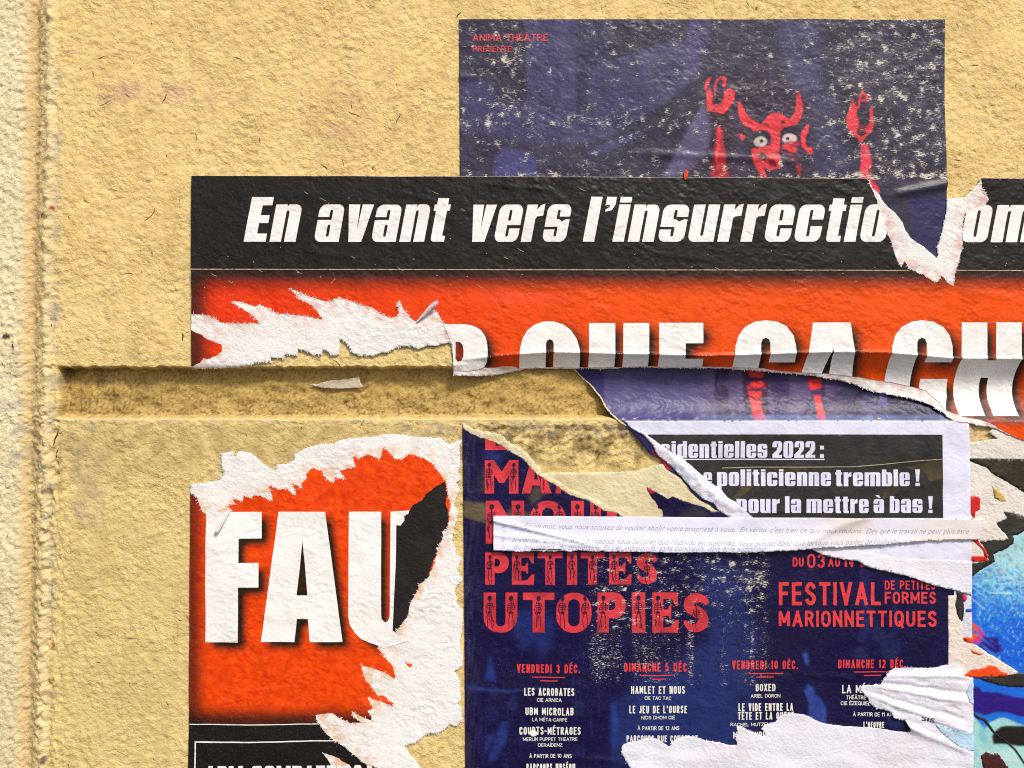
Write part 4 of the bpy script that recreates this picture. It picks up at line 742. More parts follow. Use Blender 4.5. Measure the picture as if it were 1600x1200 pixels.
SF = {'A': (1.0, [[(0, 0), (.5, 1), (1, 0)], [(.18, .3), (.82, .3)]]), 'B': (.85, [[(0, 0)] + _B1, [(.45, .53)] + arc(.5, .27, .5, .27, 80, -80, 5) + [(0, 0)]]),
 'C': (.85, [arc(.5, .7, .5, .3, 10, 180) + arc(.5, .3, .5, .3, 180, 350)]), 'D': (.88, [[(0, 0), (0, 1), (.4, 1)] + arc(.45, .65, .55, .35, 80, 0, 5) + arc(.45, .35, .55, .35, 0, -80, 5) + [(0, 0)]]),
 'E': (.72, [[(1, 1), (0, 1), (0, 0), (1, 0)], [(0, .52), (.85, .52)]]), 'F': (.7, [[(1, 1), (0, 1), (0, 0)], [(0, .52), (.85, .52)]]), 'G': (.88, [arc(.5, .7, .5, .3, 10, 180) + arc(.5, .3, .5, .3, 180, 350) + [(1, .48), (.55, .48)]]),
 'H': (.88, [[(0, 0), (0, 1)], [(1, 0), (1, 1)], [(0, .52), (1, .52)]]), 'I': (.0, [[(.5, 0), (.5, 1)]]), 'J': (.6, [[(1, 1), (1, .3)] + arc(.5, .25, .5, .25, 0, -160, 5)]), 'L': (.68, [[(0, 1), (0, 0), (1, 0)]]),
 'M': (1.15, [[(0, 0), (0, 1), (.5, .25), (1, 1), (1, 0)]]), 'N': (.9, [[(0, 0), (0, 1), (1, 0), (1, 1)]]), 'O': (.9, [_O]), 'P': (.8, [[(0, 0)] + [(0, 1), (.45, 1)] + arc(.5, .73, .5, .27, 80, -80, 6) + [(0, .46)]]),
 'Q': (.9, [_O, [(.6, .25), (1.0, -.1)]]), 'R': (.84, [[(0, 0), (0, 1), (.45, 1)] + arc(.5, .75, .48, .25, 80, -80, 6) + [(0, .5)], [(.5, .5), (1, 0)]]), 'S': (.8, [arc(.5, .75, .48, .25, 15, 200, 7) + [(.3, .56), (.7, .46)] + arc(.5, .25, .5, .25, 20, -165, 7)]),
 'T': (.85, [[(0, 1), (1, 1)], [(.5, 1), (.5, 0)]]), 'U': (.86, [[(0, 1)] + arc(.5, .3, .5, .3, 180, 360) + [(1, 1)]]), 'V': (.95, [[(0, 1), (.5, 0), (1, 1)]]), 'X': (.9, [[(0, 0), (1, 1)], [(0, 1), (1, 0)]]), 'Z': (.8, [[(0, 1), (1, 1), (0, 0), (1, 0)]]),
 '0': (.85, [_O]), '1': (.35, [[(0, .78), (.8, 1), (.8, 0)]]), '2': (.8, [arc(.5, .72, .48, .28, 160, 0, 6) + [(.9, .55), (0, 0), (1, 0)]]), '3': (.8, [arc(.48, .76, .46, .24, 160, -80, 7) + arc(.5, .27, .5, .27, 80, -160, 7)]), '4': (.85, [[(.75, 0), (.75, 1), (0, .3), (1, .3)]]),
 '5': (.8, [[(.9, 1), (.1, 1), (.05, .55)] + arc(.45, .32, .52, .32, 110, -150, 7)]), '.': (.0, [[(.5, 0), (.5, .02)]]), '-': (.4, [[(0, .45), (1, .45)]]), "'": (.0, [[(.5, 1), (.5, .8)]])}
ACC = {'É': ('E', 'a'), 'È': ('E', 'g'), 'Ê': ('E', 'c'), 'Â': ('A', 'c'), 'À': ('A', 'g'), 'Ï': ('I', 'd')}
def segs(pl, t):
    out = []
    n = len(pl)
    for k in range(n - 1):
        (ax, ay), (bx, by) = pl[k], pl[k + 1]; L = math.hypot(bx - ax, by - ay)
        if L < 1e-6: continue
        ux, uy = (bx - ax) / L, (by - ay) / L; e = t * .5
        e0 = e if k > 0 else e; e1 = e if k < n - 2 else e
        e0 = min(e, e0); sh = .30 if n > 4 else .5
        e0 = t * sh; e1 = t * sh
        nx, ny = -uy * t / 2, ux * t / 2
        out.append([(ax - ux * e0 + nx, ay - uy * e0 + ny), (bx + ux * e1 + nx, by + uy * e1 + ny), (bx + ux * e1 - nx, by + uy * e1 - ny), (ax - ux * e0 - nx, ay - uy * e0 - ny)])
    return out
def type_line(body, x0, x1, base, cap, hf, mat, parent, th=.18, off=0.3, ink=None, wear=None, drop=0.0, name='lettering', gap=.24):
    t = th * cap; ws = []; k_ = [ACC.get(ch, (ch, None)) for ch in body.replace('Œ', 'OE')]
    raw = [(.34 if ch == ' ' else SF[ch][0]) for ch, _ in k_]; n = len(raw)
    # every glyph: width = t + raw * f ; gaps fixed share of t
    g = t * (.85 if cap > 8 else .8); sp_ = sum(1 for ch, _ in k_ if ch == ' ')
    f = (x1 - x0 - t * n - g * (n - 1)) / max(1e-6, sum(raw)); x = x0 + t / 2; out = []
    if f < cap * .12: g *= .5; f = (x1 - x0 - t * n - g * (n - 1)) / max(1e-6, sum(raw))
    if f < cap * .12: t *= .8; f = (x1 - x0 - t * n - g * (n - 1)) / max(1e-6, sum(raw))
    for (ch, ac), rw in zip(k_, raw):
        w = rw * f; H = cap - t; y0 = base - t / 2 + drop * (x - x0) / (x1 - x0)
        if ch != ' ':
            for pl in SF[ch][1]: out += segs([(x + u * w, y0 - v * H) for u, v in pl], t)
            cx = x + w / 2; yt = y0 - H - t * .5 - cap * .10; q = cap * .11
            if ac == 'a': out += segs([(cx - q * .4, yt), (cx + q * .8, yt - q * 1.1)], t * .75)
            if ac == 'g': out += segs([(cx + q * .4, yt), (cx - q * .8, yt - q * 1.1)], t * .75)
            if ac == 'c': out += segs([(cx - q, yt), (cx, yt - q)], t * .7) + segs([(cx, yt - q), (cx + q, yt)], t * .7)
            if ac == 'd': out += segs([(cx - q * .9, yt), (cx - q * .9, yt - .1)], t * .8) + segs([(cx + q * .9, yt), (cx + q * .9, yt - .1)], t * .8)
        x += w + t + g
    P, T = tess(out, sp=30 if cap < 16 else 4)
    return build(name, P, T, hf(P[:, 0], P[:, 1]) + off, mat, parent, col=None if ink is None else np.tile(lin(ink), (len(P), 1)), attrs={'wear': wear(P[:, 0], P[:, 1])} if wear else None)
def wear1(px, py): return 0.25 + 0.35 * np.exp(-(((px - 775) / 30) ** 2 + ((py - 60) / 10) ** 2))
type_line('ANIMA THÉÂTRE', 738.7, 856, 65.5, 11.5, h_th, M_RED, th, th=.15, ink=(214, 60, 72), wear=wear1)
type_line('PRÉSENTE', 738.7, 799.5, 82, 9, h_th, M_RED, th, th=.15, ink=(214, 60, 72), wear=wear1)

# ------------------------------------------------------------------ theatre poster, lower piece
h_t2 = lambda px, py: hs(px, py) + 0.95 + 0.9 * np.exp(-((np.asarray(py) - (1185 + 0.05 * (np.asarray(px) - 900))) / 5.0) ** 2) * sstep(880, 930, px) * sstep(990, 960, px) + 0.6 * np.exp(-((np.asarray(py) - (1056 + 0.06 * (np.asarray(px) - 1280))) / 5.0) ** 2) * sstep(1240, 1270, px) * sstep(1350, 1310, px)
t2 = empty('theatre_poster', 'deep blue theatre poster with red title letters and white programme columns, below the groove', 'poster', 1100, 1230)
up = [(723, 668), (734, 676), (745, 681), (758, 685), (775, 691), (788, 698), (799, 706), (816, 715), (826, 726), (839, 741), (850, 747), (859, 752.5), (869, 758), (880, 766), (887.5, 771), (902.5, 777), (916, 780), (925, 785), (932, 790), (944, 797.5), (953, 799), (966, 801), (970, 806), (1000, 812), (1024, 810)]
up2 = [(1036, 806), (1034, 795.6), (1029, 794), (1024, 782.5), (1018, 777), (1012, 767.5), (1010.6, 761), (1020, 766), (1029, 771), (1044, 779), (1050, 775), (1063, 780), (1078, 785), (1099, 792), (1112, 799), (1121, 799), (1150, 812)]
T2 = chain(('t', up, 1.0, 2.0), ('t', [(1024, 810)] + up2, 1.0, 2.0), ('s', [(1150, 812), (1487, 840), (1490.5, 922), (1492, 1036), (1494, 1235), (727.5, 1235), (726, 1000), (723, 668)]))
rim2 = [(723, 661), (740, 670), (760, 674), (782, 678), (796, 690), (822, 706), (836, 722), (846, 738), (862, 746), (890, 764), (925, 778), (960, 795), (975, 806)]
RIM2 = chain(('t', rim2, 1.6, 2.2), ('t', [(975, 808)] + [(x, y + 3) for x, y in up[:-3][::-1]], 0.6), ('s', [(723, 671), (723, 661)]))
P, T = tess([RIM2], sp=5); build('torn_backing', P, T, h_t2(P[:, 0], P[:, 1]) - 0.15, M_CREAM, t2, skirt=0.3)
c2 = Canvas(715, 655, 1505, 1245, (20, 12, 62), 1.5); X, Y = c2.grid()
c2.mix(0.4 * sstep(-.5, 1.5, samp(F_BIG, X + 300, Y)), (22, 16, 52)); c2.mix(sstep(762, 730, X) * 0.5 * sstep(-.5, .8, samp(F_STREAK, X * 1.0, Y * .2)), (62, 58, 74))
F2 = c2.fill
F2([(1090, 860), (1165, 900), (1185, 1000), (1180, 1160), (1160, 1170), (958, 1200), (965, 1120), (990, 1060), (1060, 1030), (1110, 1000)], (33, 44, 98), 10, .95)
F2([(970, 1090), (1150, 1060), (1150, 1160), (1060, 1150), (960, 1175)], (34, 48, 108), 8, .7)
F2([(1185, 860), (1290, 860), (1300, 1200), (1180, 1200)], (24, 18, 58), 14, .7)
F2([(1262, 1068), (1271, 1075), (1273, 1084), (1283, 1092), (1290, 1105), (1290, 1132), (1262, 1120), (1264, 1100), (1257, 1080)], (46, 66, 142), 1); F2([(1253, 1020), (1262, 1018), (1263, 1040), (1258, 1036)], (52, 76, 150), 1)
F2([(800, 955), (842, 950), (865, 965), (862, 1010), (845, 1025), (835, 995), (820, 1020), (806, 1000)], (32, 46, 112), 5, .8)
for (x, y, rx, ry) in ((802, 1098, 8, 12), (771, 1116, 9, 10), (905, 1106, 8, 12), (907, 1172, 7, 8), (771, 1080, 7, 10), (1346, 1020, 13, 12), (1390, 1010, 16, 22), (1372, 990, 10, 14), (1345, 995, 8, 8), (1400, 1125, 14, 12), (1168, 900, 6, 14)): c2.fill(ell(x, y, rx, ry), (32, 42, 92), 1.2, .6); c2.fill(ell(x + rx * .2, y - ry * .2, rx * .55, ry * .5), (24, 24, 70), 1.2, .6)
for (x, y, rx, ry) in ((802, 1100, 3, 5), (905, 1108, 3, 4), (907, 1172, 3, 3)): c2.fill(ell(x, y, rx, ry), (20, 16, 62), 1, .8)
F2([(785, 1125), (796, 1128), (790, 1160), (775, 1185), (762, 1190), (774, 1150)], (34, 52, 118), 2, .8); F2([(758, 1060), (766, 1020), (770, 1040), (776, 1062), (768, 1064)], (34, 54, 124), 2, .9); F2([(760, 1150), (775, 1145), (760, 1175), (757, 1175)], (40, 58, 124), 2, .8)
F2([(955, 1100), (962, 1095), (968, 1140), (960, 1180), (955, 1160)], (36, 56, 130), 2, .8)
for x in (1345, 1352, 1395): F2([(x, 880), (x + 5, 880), (x + 7, 990), (x, 990)], (40, 44, 100), 3, .6)
for k in range(26):
    x = 740 + (k * 53) % 200; y0_ = 1060 + (k * 37) % 90; F2([(x, y0_), (x + 1.2, y0_), (x + 1.2, y0_ + 45), (x, y0_ + 45)], (30, 40, 100), .5, .6)
r = random.Random(12)
for k in range(220):
    x, y = r.uniform(730, 1150), r.uniform(930, 1195); L = r.uniform(6, 34); an = r.choice([1.57, 1.57, 1.5, 1.64, 0.1, r.uniform(0, 3)])
    F2(strip_poly([(x, y), (x + L * .5 * math.cos(an) + r.uniform(-2, 2), y + L * .5 * math.sin(an)), (x + L * math.cos(an), y + L * math.sin(an))], r.uniform(.7, 1.8)), r.choice([(36, 50, 108), (30, 40, 96), (14, 8, 44)]), .4, r.uniform(.3, .8))
for k in range(90):
    x, y = r.uniform(1225, 1490), r.uniform(870, 1120); L = r.uniform(3, 16); an = r.uniform(0, 3.1)
    F2(strip_poly([(x, y), (x + L * math.cos(an), y + L * math.sin(an))], r.uniform(.8, 2.5)), r.choice([(38, 36, 92), (30, 30, 78), (44, 48, 104)]), .8, r.uniform(.2, .6))
F2([(728, 1070), (790, 1078), (850, 1072), (852, 1075), (790, 1082), (728, 1076)], (40, 56, 116), 1, .8)
F2([(755, 700), (785, 710), (780, 722), (760, 725)], (34, 44, 104), 4, .9)
F2([(724, 783), (760, 786), (770, 792), (772, 818), (750, 815), (724, 806)], (110, 96, 66), 1.2, .8)      # old glue under the tape
F2([(826, 770), (846, 752), (862, 755), (848, 775), (830, 790)], (88, 76, 58), 2, .7); F2([(752, 735), (760, 730), (764, 760), (752, 772)], (80, 70, 62), 3, .5); F2([(795, 795), (830, 800), (850, 806), (790, 808)], (100, 86, 60), 2, .6)
F2([(1065, 800), (1085, 790), (1105, 800), (1110, 808), (1060, 808)], (60, 52, 50), 3, .7)
F2([(1010, 760), (1024, 768), (1014, 772)], (196, 40, 52), 1)
P, T = tess([T2], sp=2.4); px, py = P[:, 0], P[:, 1]
def wear2(px, py):
    sp_ = samp(F_SPOT, px * 1.0, py * 1.5)
    d = sstep(895, 935, px) * sstep(1215, 1195, px) * sstep(1085, 1060, py) * sstep(850, 862, py)
    w = -0.12 + d * (0.50 + 0.17 * sp_) + 0.34 * np.exp(-(((px - 1180) / 34) ** 2 + ((py - 905) / 16) ** 2)) + 0.16 * np.exp(-(((px - 960) / 60) ** 2 + ((py - 1022) / 18) ** 2))
    w = w - d * 0.3 * np.exp(-(((px - 1120) / 45) ** 2 + ((py - 1010) / 60) ** 2)) + 0.18 * sstep(745, 735, px) + 0.08
    w = w + 0.5 * np.exp(-((py - (728 + .28 * (px - 745))) / 1.6) ** 2) * (px < 790) * (px > 738) + 0.35 * np.exp(-((py - (770 + .25 * (px - 745))) / 1.6) ** 2) * (px < 830)
    w = w + 0.22 * sstep(1360, 1380, px) * sstep(980, 985, py) * sstep(1020, 1000, py) * np.exp(-((py - (990 + .16 * (px - 1380))) / 3) ** 2)
    return np.clip(w, -1, 1)
build('printed_sheet', P, T, h_t2(px, py), M_THEATRE, t2, col=c2.at(px, py), attrs={'wear': wear2(px, py)}, skirt=0.25)
# display capitals with little skeletons
def cap(ch):
    s = .29; R = .28
    if ch == 'P': return [box(0, 0, s, 1), box(0, .36, .72, 1, 0, .3, .3, 0)], [box(s, .56, .45, .80, 0, .1, .1, 0)], .72
    if ch == 'E': return [box(0, 0, s, 1), box(0, .84, .68, 1), [(.68, 1), (.68, .66), (.62, .66), (.52, .84), (.3, .9)], box(0, .42, .46, .58), [(.46, .68), (.50, .68), (.50, .34), (.46, .34), (.40, .46), (.40, .56)], [(0, 0), (.68, 0), (.70, .32), (.62, .32), (.48, .15), (.3, .12), (0, .14)]], [], .70
    if ch == 'T': return [box(0, .82, .78, 1), box(.24, 0, .54, 1)], [], .78
    if ch == 'I': return [box(0, 0, .3, 1)], [], .3
    if ch == 'S':
        q = np.array([(.64, .72), (.56, .82), (.42, .88), (.28, .86), (.17, .77), (.17, .66), (.26, .58), (.38, .51), (.49, .43), (.54, .33), (.52, .22), (.43, .14), (.29, .11), (.16, .16), (.05, .29)]); w_ = np.array([.12, .18, .21, .24, .27, .28, .28, .29, .29, .28, .27, .24, .20, .16, .08])
        t0 = np.arange(len(q)); t1 = np.linspace(0, len(q) - 1, 40); return [strip_poly([(np.interp(t, t0, q[:, 0]), np.interp(t, t0, q[:, 1])) for t in t1], [float(np.interp(t, t0, w_)) for t in t1])], [], .68
    if ch == 'U': return [box(0, 0, .82, 1, 0, 0, .38, .38)], [box(.30, .16, .53, 1.1, 0, 0, .11, .11)], .82
    if ch == 'O': return [box(0, 0, .86, 1, .42, .42, .42, .42, 9)], [box(.29, .16, .57, .84, .14, .14, .14, .14)], .86
    if ch == 'M': return [box(0, 0, s, 1), box(.75, 0, 1.04, 1), [(0, 1), (.28, 1), (.52, .66), (.76, 1), (1.04, 1), (.60, .32), (.44, .32)]], [], 1.04
    if ch == 'A': return [[(.28, 1), (.55, 1), (.92, 0), (.62, 0), (.54, .24), (.33, .24), (.26, 0), (0, 0)]], [[(.43, .80), (.49, .42), (.38, .42)]], .92
    if ch == 'N': return [box(0, 0, s, 1), box(.60, 0, .89, 1), [(0, 1), (.30, 1), (.89, 0), (.60, 0)]], [], .89
    if ch == 'R': return [box(0, 0, s, 1), box(0, .40, .72, 1, 0, .3, .2, 0), [(.30, .5), (.60, .5), (.80, 0), (.50, 0)]], [box(s, .60, .45, .82, 0, .1, .1, 0)], .8
    if ch == 'D': return [box(0, 0, .8, 1, 0, .35, .35, 0)], [box(.29, .18, .5, .82, 0, .1, .1, 0)], .8
rows = [('E', [758, 797], 703, 50), ('MAR', [757.5, 810, 815, 862, 868, 892], 770.8, 52), ('NOIR', [759, 819, 828, 884, 892, 912, 922, 968], 849, 67),
        ('PETITES', [758, 795, 800, 835, 840, 879, 885.6, 901.6, 907, 944, 951.6, 987, 993, 1026.5], 913, 50.3), ('UTOPIES', [755.7, 808.4, 817, 866, 869, 924, 933.4, 977.5, 987, 1008, 1019, 1060, 1066, 1107], 988, 62.8)]
A, B, stems = [], [], []
for wd, xs_, base_, hh in rows:
    for k, ch in enumerate(wd):
        x0_, x1_ = xs_[2 * k], xs_[2 * k + 1]; g = cap(ch); f = (x1_ - x0_) / g[2]
        A += [[(x0_ + u * f, base_ - v * hh) for u, v in p] for p in g[0]]; B += [[(x0_ + u * f, base_ - v * hh) for u, v in p] for p in g[1]]
        cxs = {'T': [.39], 'I': [.15], 'U': [.15, .67], 'O': [.15, .71], 'M': [.14, .90], 'N': [.14, .75], 'S': [.36], 'A': [.62]}.get(ch, [.15])
        for c_ in cxs: stems.append((x0_ + c_ * f, base_, hh, ch))
P, T = tess(A, B, [T2], 3.0); c_ = np.tile(lin((206, 52, 62)), (len(P), 1)) * (1 + 0.10 * samp(F_MESO, P[:, 0], P[:, 1]))[:, None]
build('title_lettering', P, T, h_t2(P[:, 0], P[:, 1]) + 0.16, M_RED, t2, col=c_, attrs={'wear': wear2(P[:, 0], P[:, 1]) * 0.9})
FP, FT = [], []
def dline(pts, w): add_poly_tri(strip_poly(pts, w))
def ring(x, y, rx, ry): 
    p = ell(x, y, rx, ry, 10); add_poly_tri(p)
r = random.Random(9)
for (x, b_, hh, ch) in stems:
    if b_ < 720: continue
    k = hh / 62.0; y = b_ - hh * (.86 if ch not in 'S' else .70); lean = r.uniform(-2, 2)
    ring(x, y, 3.4 * k, 4.0 * k); dline([(x - 1 * k, y + 4 * k), (x + 1 * k, y + 8 * k)], 1.2)
    for j in range(4): dline([(x - 4 * k + lean * .1 * j, y + (8.5 + 3 * j) * k), (x + .5, y + (7.5 + 3 * j) * k), (x + 4 * k, y + (9 + 3 * j) * k)], 1.0)
    dline([(x, y + 6 * k), (x + lean * .4, y + 20 * k)], 1.2); ring(x + lean * .4, y + 22 * k, 3.4 * k, 2.0 * k)
    if ch != 'S':
        dline([(x - 2 * k, y + 23 * k), (x - 3.5 * k + lean * .4, y + 34 * k), (x - 3 * k, y + 45 * k)], 1.0); dline([(x + 2 * k, y + 23 * k), (x + 3 * k, y + 34 * k), (x + 3.4 * k + lean * .3, y + 46 * k)], 1.0)
    for j in range(5):
        u, v = x + r.uniform(-6, 6) * k, y + r.uniform(0, hh * .8); dline([(u, v), (u + r.uniform(-2, 2), v + r.uniform(3, 8) * k), (u + r.uniform(-2, 2), v + r.uniform(8, 13) * k)], .8)
    dline([(x - 4 * k, y + 9 * k), (x - 6 * k, y + 17 * k), (x - 4.6 * k, y + 24 * k)], 1.0); dline([(x + 4 * k, y + 9 * k), (x + 6 * k, y + 16 * k)], 1.0)
FPn = np.array(FP); FT = np.array(FT); C = FPn[FT].mean(1); kp = any_in(A, C) & ~any_in(B, C) & any_in([T2], C); FT = FT[kp]; us, inv = np.unique(FT, return_inverse=True)
o = build('skeleton_ornament', FPn[us], inv.reshape(-1, 3), h_t2(FPn[us][:, 0], FPn[us][:, 1]) + 0.30, M_DARKINK, t2); o['kind'] = 'stuff'
RI = (220, 60, 62); tx = lambda *a, **k: type_line(*a, h_t2, M_RED, t2, ink=RI, wear=wear2, **k)
tx('DU', 1237.5, 1255, 885, 14.5, th=.17); tx('03', 1260.6, 1288, 887, 22, th=.15); tx('AU', 1293, 1311.5, 885, 14.5, th=.17); tx('14 DÉC.', 1318, 1376, 885.5, 18, th=.2)
tx('FESTIVAL', 1216, 1375, 945, 36, th=.155); tx('DE PETITES', 1381, 1460, 920.5, 14, th=.16); tx('FORMES', 1381, 1461, 942.7, 18.8, th=.17); tx('MARIONNETTIQUES', 1216, 1461.5, 978.4, 25, th=.17)
tw = lambda *a, **k: type_line(*a, h_t2, M_TXT, t2, **k)
for body, a_, b_, y in (('VENDREDI 3 DÉC.', 807.6, 906, 1051), ('DIMANCHE 5 DÉC.', 974.7, 1076.5, 1048.4), ('VENDREDI 10 DÉC.', 1143, 1246, 1044.8), ('DIMANCHE 12 DÉC.', 1308.5, 1414.4, 1043.2)): tx(body, a_, b_, y, 13.5, th=.165)
for a_, b_, y in ((832, 883, 1057.5), (844, 871, 1063), (999, 1054, 1054.4), (1018, 1040, 1060), (1168, 1223, 1051.4), (1181, 1208, 1056.7), (1333, 1388, 1049), (1349, 1376, 1054.6)):
    P, T = tess([[(a_, y - .8), (b_, y - .8), (b_, y + .8), (a_, y + .8)]], sp=6); build('underline', P, T, h_t2(P[:, 0], P[:, 1]) + 0.3, M_RED, t2, col=np.tile(lin(RI), (len(P), 1)), attrs={'wear': wear2(P[:, 0], P[:, 1])})
for body, a_, b_, y, hc, wt in (('LES ACROBATES', 819, 897, 1086, 12, .03), ('CIE ARNICA', 839, 877.4, 1095.4, 5.6, .02), ('UBM MICROLAB', 821, 896, 1116.3, 12, .03), ('LA MÉTA-CARPE', 831.5, 886, 1126, 5.7, .02), ('COURTS-MÉTRAGES', 811.5, 907, 1146.8, 12, .03), ('MERLIN PUPPET THEATRE', 817, 902, 1156.5, 5.5, .02), ('DERAÏDENZ', 840.7, 878.5, 1165.8, 5.5, .02), ('À PARTIR DE 10 ANS', 827, 893, 1183.2, 6, .015), ('PARCOURS MUSÉUM', 822.6, 898.6, 1203.5, 11.5, .03),
        ('HAMLET ET NOUS', 985.6, 1069.5, 1083, 12, .03), ('CIE TAC TAC', 1007, 1048, 1092.6, 5.6, .02), ("LE JEU DE L'OURSE", 982.7, 1072.8, 1113.5, 12, .03), ('NIDS DHOM CIE', 1001.7, 1054, 1123, 5.6, .02), ('À PARTIR DE 12 ANS', 996, 1061, 1139.8, 6, .015), ('PARCOURS RUE CONSOLAT', 978.6, 1090, 1158, 10, .03),
        ('BOXED', 1179.7, 1210.6, 1078.8, 11.5, .03), ('ARIEL DORON', 1171.7, 1218.4, 1088.8, 5.5, .02), ('LE VIDE ENTRE LA', 1153, 1238.5, 1109.6, 12, .03), ('TÊTE ET LA QUEUE', 1152, 1240, 1123.2, 12, .03), ('RACHEL MUTZENBERG', 1140.5, 1222, 1133.5, 5.5, .02), ('MINIATURE', 1145, 1196, 1153, 11, .03),
        ('LA MÉDIT', 1315, 1372, 1082.5, 13, .03), ('THÉÂTRE', 1321.5, 1352, 1092, 6, .02), ('CIE ÉZEQUIEL', 1313, 1359, 1101, 6, .02), ('À PARTIR DE 11 ANS', 1332, 1397, 1118, 6, .015), ("L'ŒUVRE", 1348, 1380, 1136, 9.5, .03)): tw(body, a_, b_, y, hc, th=.155 if hc > 8 else .14)
FLK = chain(('t', ell(833, 1145, 6.5, 5) + [ell(833, 1145, 6.5, 5)[0]], .8, 2)); P, T = tess([FLK], sp=3); tag(build('paper_flake', P, T, h_t2(P[:, 0], P[:, 1]) + 0.5, M_WHITE, None, skirt=.2), 'small white flake stuck over the word in the first programme column', 'paper scrap')
# ------------------------------------------------------------------ cream paper left under the torn posters
h_b = lambda px, py: hs(px, py) + 0.62
CB = chain(('s', [(838, 741), (848, 739)]), ('t', [(848, 739), (880, 738.5), (912, 738), (944, 737.5), (992, 736.6), (1001, 733), (1012, 731), (1024, 726), (1035, 725), (1050, 735), (1075, 757), (1100, 781), (1150, 812)], .7), ('s', [(1150, 812), (1150, 830), (930, 830), (850, 770), (838, 741)]))
P, T = tess([CB], sp=5); tag(build('blank_paper', P, T, h_b(P[:, 0], P[:, 1]), M_CREAM, None, skirt=.3), 'blank cream remnant of paper between the slanting tear and the red title letters', 'torn paper')
# ------------------------------------------------------------------ small notice with its black panel
h_n = lambda px, py: hs(px, py) + 1.45 + 2.6 * sstep(842, 905, np.asarray(py) - 0.22 * (np.asarray(px) - 1290)) * sstep(1517, 1400, px)
no = empty('notice', 'white printed notice with a black panel and white bold text, right of the slanting tear', 'notice', 1300, 930)
n_low = [(1517, 930), (1508, 926.5), (1489, 921), (1463, 915), (1444, 909), (1431, 904), (1412.5, 898), (1382.5, 891.6), (1358, 886), (1337.5, 875.6), (1311, 872), (1285, 866), (1266, 857), (1250, 850)]
outer = [(1008, 678), (1024, 689), (1033, 696), (1046, 705), (1065, 715), (1078, 726), (1091, 737.5), (1106, 751), (1123, 762), (1136, 777), (1149, 784), (1162.5, 796), (1176.6, 809), (1200, 835)]
inner = [(975, 657.3), (984, 667), (996, 675), (1005, 678.5), (1020, 696), (1027.5, 711), (1048, 728), (1065, 745), (1080, 764), (1097, 779), (1114, 786), (1125, 799), (1142, 809), (1160, 835)]
N1 = chain(('s', [(975, 657.3), (1300, 657), (1500, 657.3), (1509, 659), (1512.6, 664), (1514, 760), (1517, 930)]), ('t', n_low, .8, 2.2), ('s', [(1250, 850), (1160, 840)]), ('t', inner[::-1], .9, 2.2))
P, T = tess([N1], sp=4); build('notice_sheet', P, T, h_n(P[:, 0], P[:, 1]), M_NOTICE, no, skirt=.3)
N1B = chain(('s', [(1011, 678.7), (1250, 678.4), (1471, 679), (1471.6, 760), (1471.8, 830), (1200, 830)]), ('t', outer[::-1][:-1] + [(1011, 678.7)], .9, 2.2))
P, T = tess([N1B], sp=5); build('black_panel', P, T, h_n(P[:, 0], P[:, 1]) + .14, M_NBLACK, no)
LOWF = chain(('t', [(1290, 846), (1320, 856), (1350, 862), (1383, 867), (1400, 872), (1440, 873), (1480, 874), (1517.4, 876)], .9, 2.2), ('s', [(1517.4, 876), (1517, 930)]), ('t', n_low, .8, 2.2), ('s', [(1250, 850), (1290, 846)]))
P, T = tess([LOWF], sp=4); o = build('torn_backing', P, T, h_n(P[:, 0], P[:, 1]) + .16, M_FOLD, no, skirt=.1)
def h_m(px, py):      # the torn margin stands up as a soft roll
    px = np.asarray(px, float); py = np.asarray(py, float); mid = np.array([((a[0] + b[0]) / 2, (a[1] + b[1]) / 2) for a, b in zip(outer, inner[:1] + inner[2:])])
    d = np.full(px.shape, 1e9)
    for (ax, ay), (bx, by) in zip(mid[:-1], mid[1:]):
        L2 = (bx - ax) ** 2 + (by - ay) ** 2 + 1e-9; t = np.clip(((px - ax) * (bx - ax) + (py - ay) * (by - ay)) / L2, 0, 1); d = np.minimum(d, np.hypot(px - ax - t * (bx - ax), py - ay - t * (by - ay)))
    return hs(px, py) + 1.75 + 1.5 * np.exp(-(d / 8.5) ** 2) * sstep(675, 720, py) * sstep(806, 780, py) - .9 * sstep(795, 806, py) + .3 * sstep(806, 790, py) * samp(F_LUMP, px, py) * sstep(680, 720, py)
MRG = chain(('t', [(990, 668)] + outer, .9, 2.2), ('t', [(1200, 835)] + inner[::-1][:-2], .9, 2.2), ('s', [(984, 667), (990, 668)]))
P, T = tess([MRG], sp=3); o = build('rolled_margin', P, T, h_m(P[:, 0], P[:, 1]), M_FOLD, no, skirt=.3)
A, B = [], []
for txt, a_, b_, y, xh in (('sidentielles', 1031, 1198, 715, 21.6), ('2022', 1206, 1272.5, 715, 21.6), (':', 1280, 1286.2, 715, 21.6), ('e', 1098, 1111.5, 759, 21.6), ('politicienne', 1119.5, 1297, 759, 21.6), ('tremble', 1304, 1420, 759.2, 21.6), ('!', 1428.5, 1435.6, 759, 21.6), ('pour', 1150, 1217, 801, 21.8), ('la', 1225.5, 1250.5, 801, 21.8), ('mettre', 1259, 1355.5, 801, 21.8), ('à', 1363.5, 1379.8, 801, 21.8), ('bas', 1389, 1439.5, 801, 21.8), ('!', 1448.5, 1455.5, 801, 21.8)):
    p, q = word(txt, a_, b_, y, xh, gap=0.11); A += p; B += q
A.append([(1060, 716.4), (1287, 716.6), (1287, 718.4), (1060, 718.2)])
lettering('notice_lettering', A, B, h_n, M_NLET, no, sp=8, clips=[N1B], off=.28)
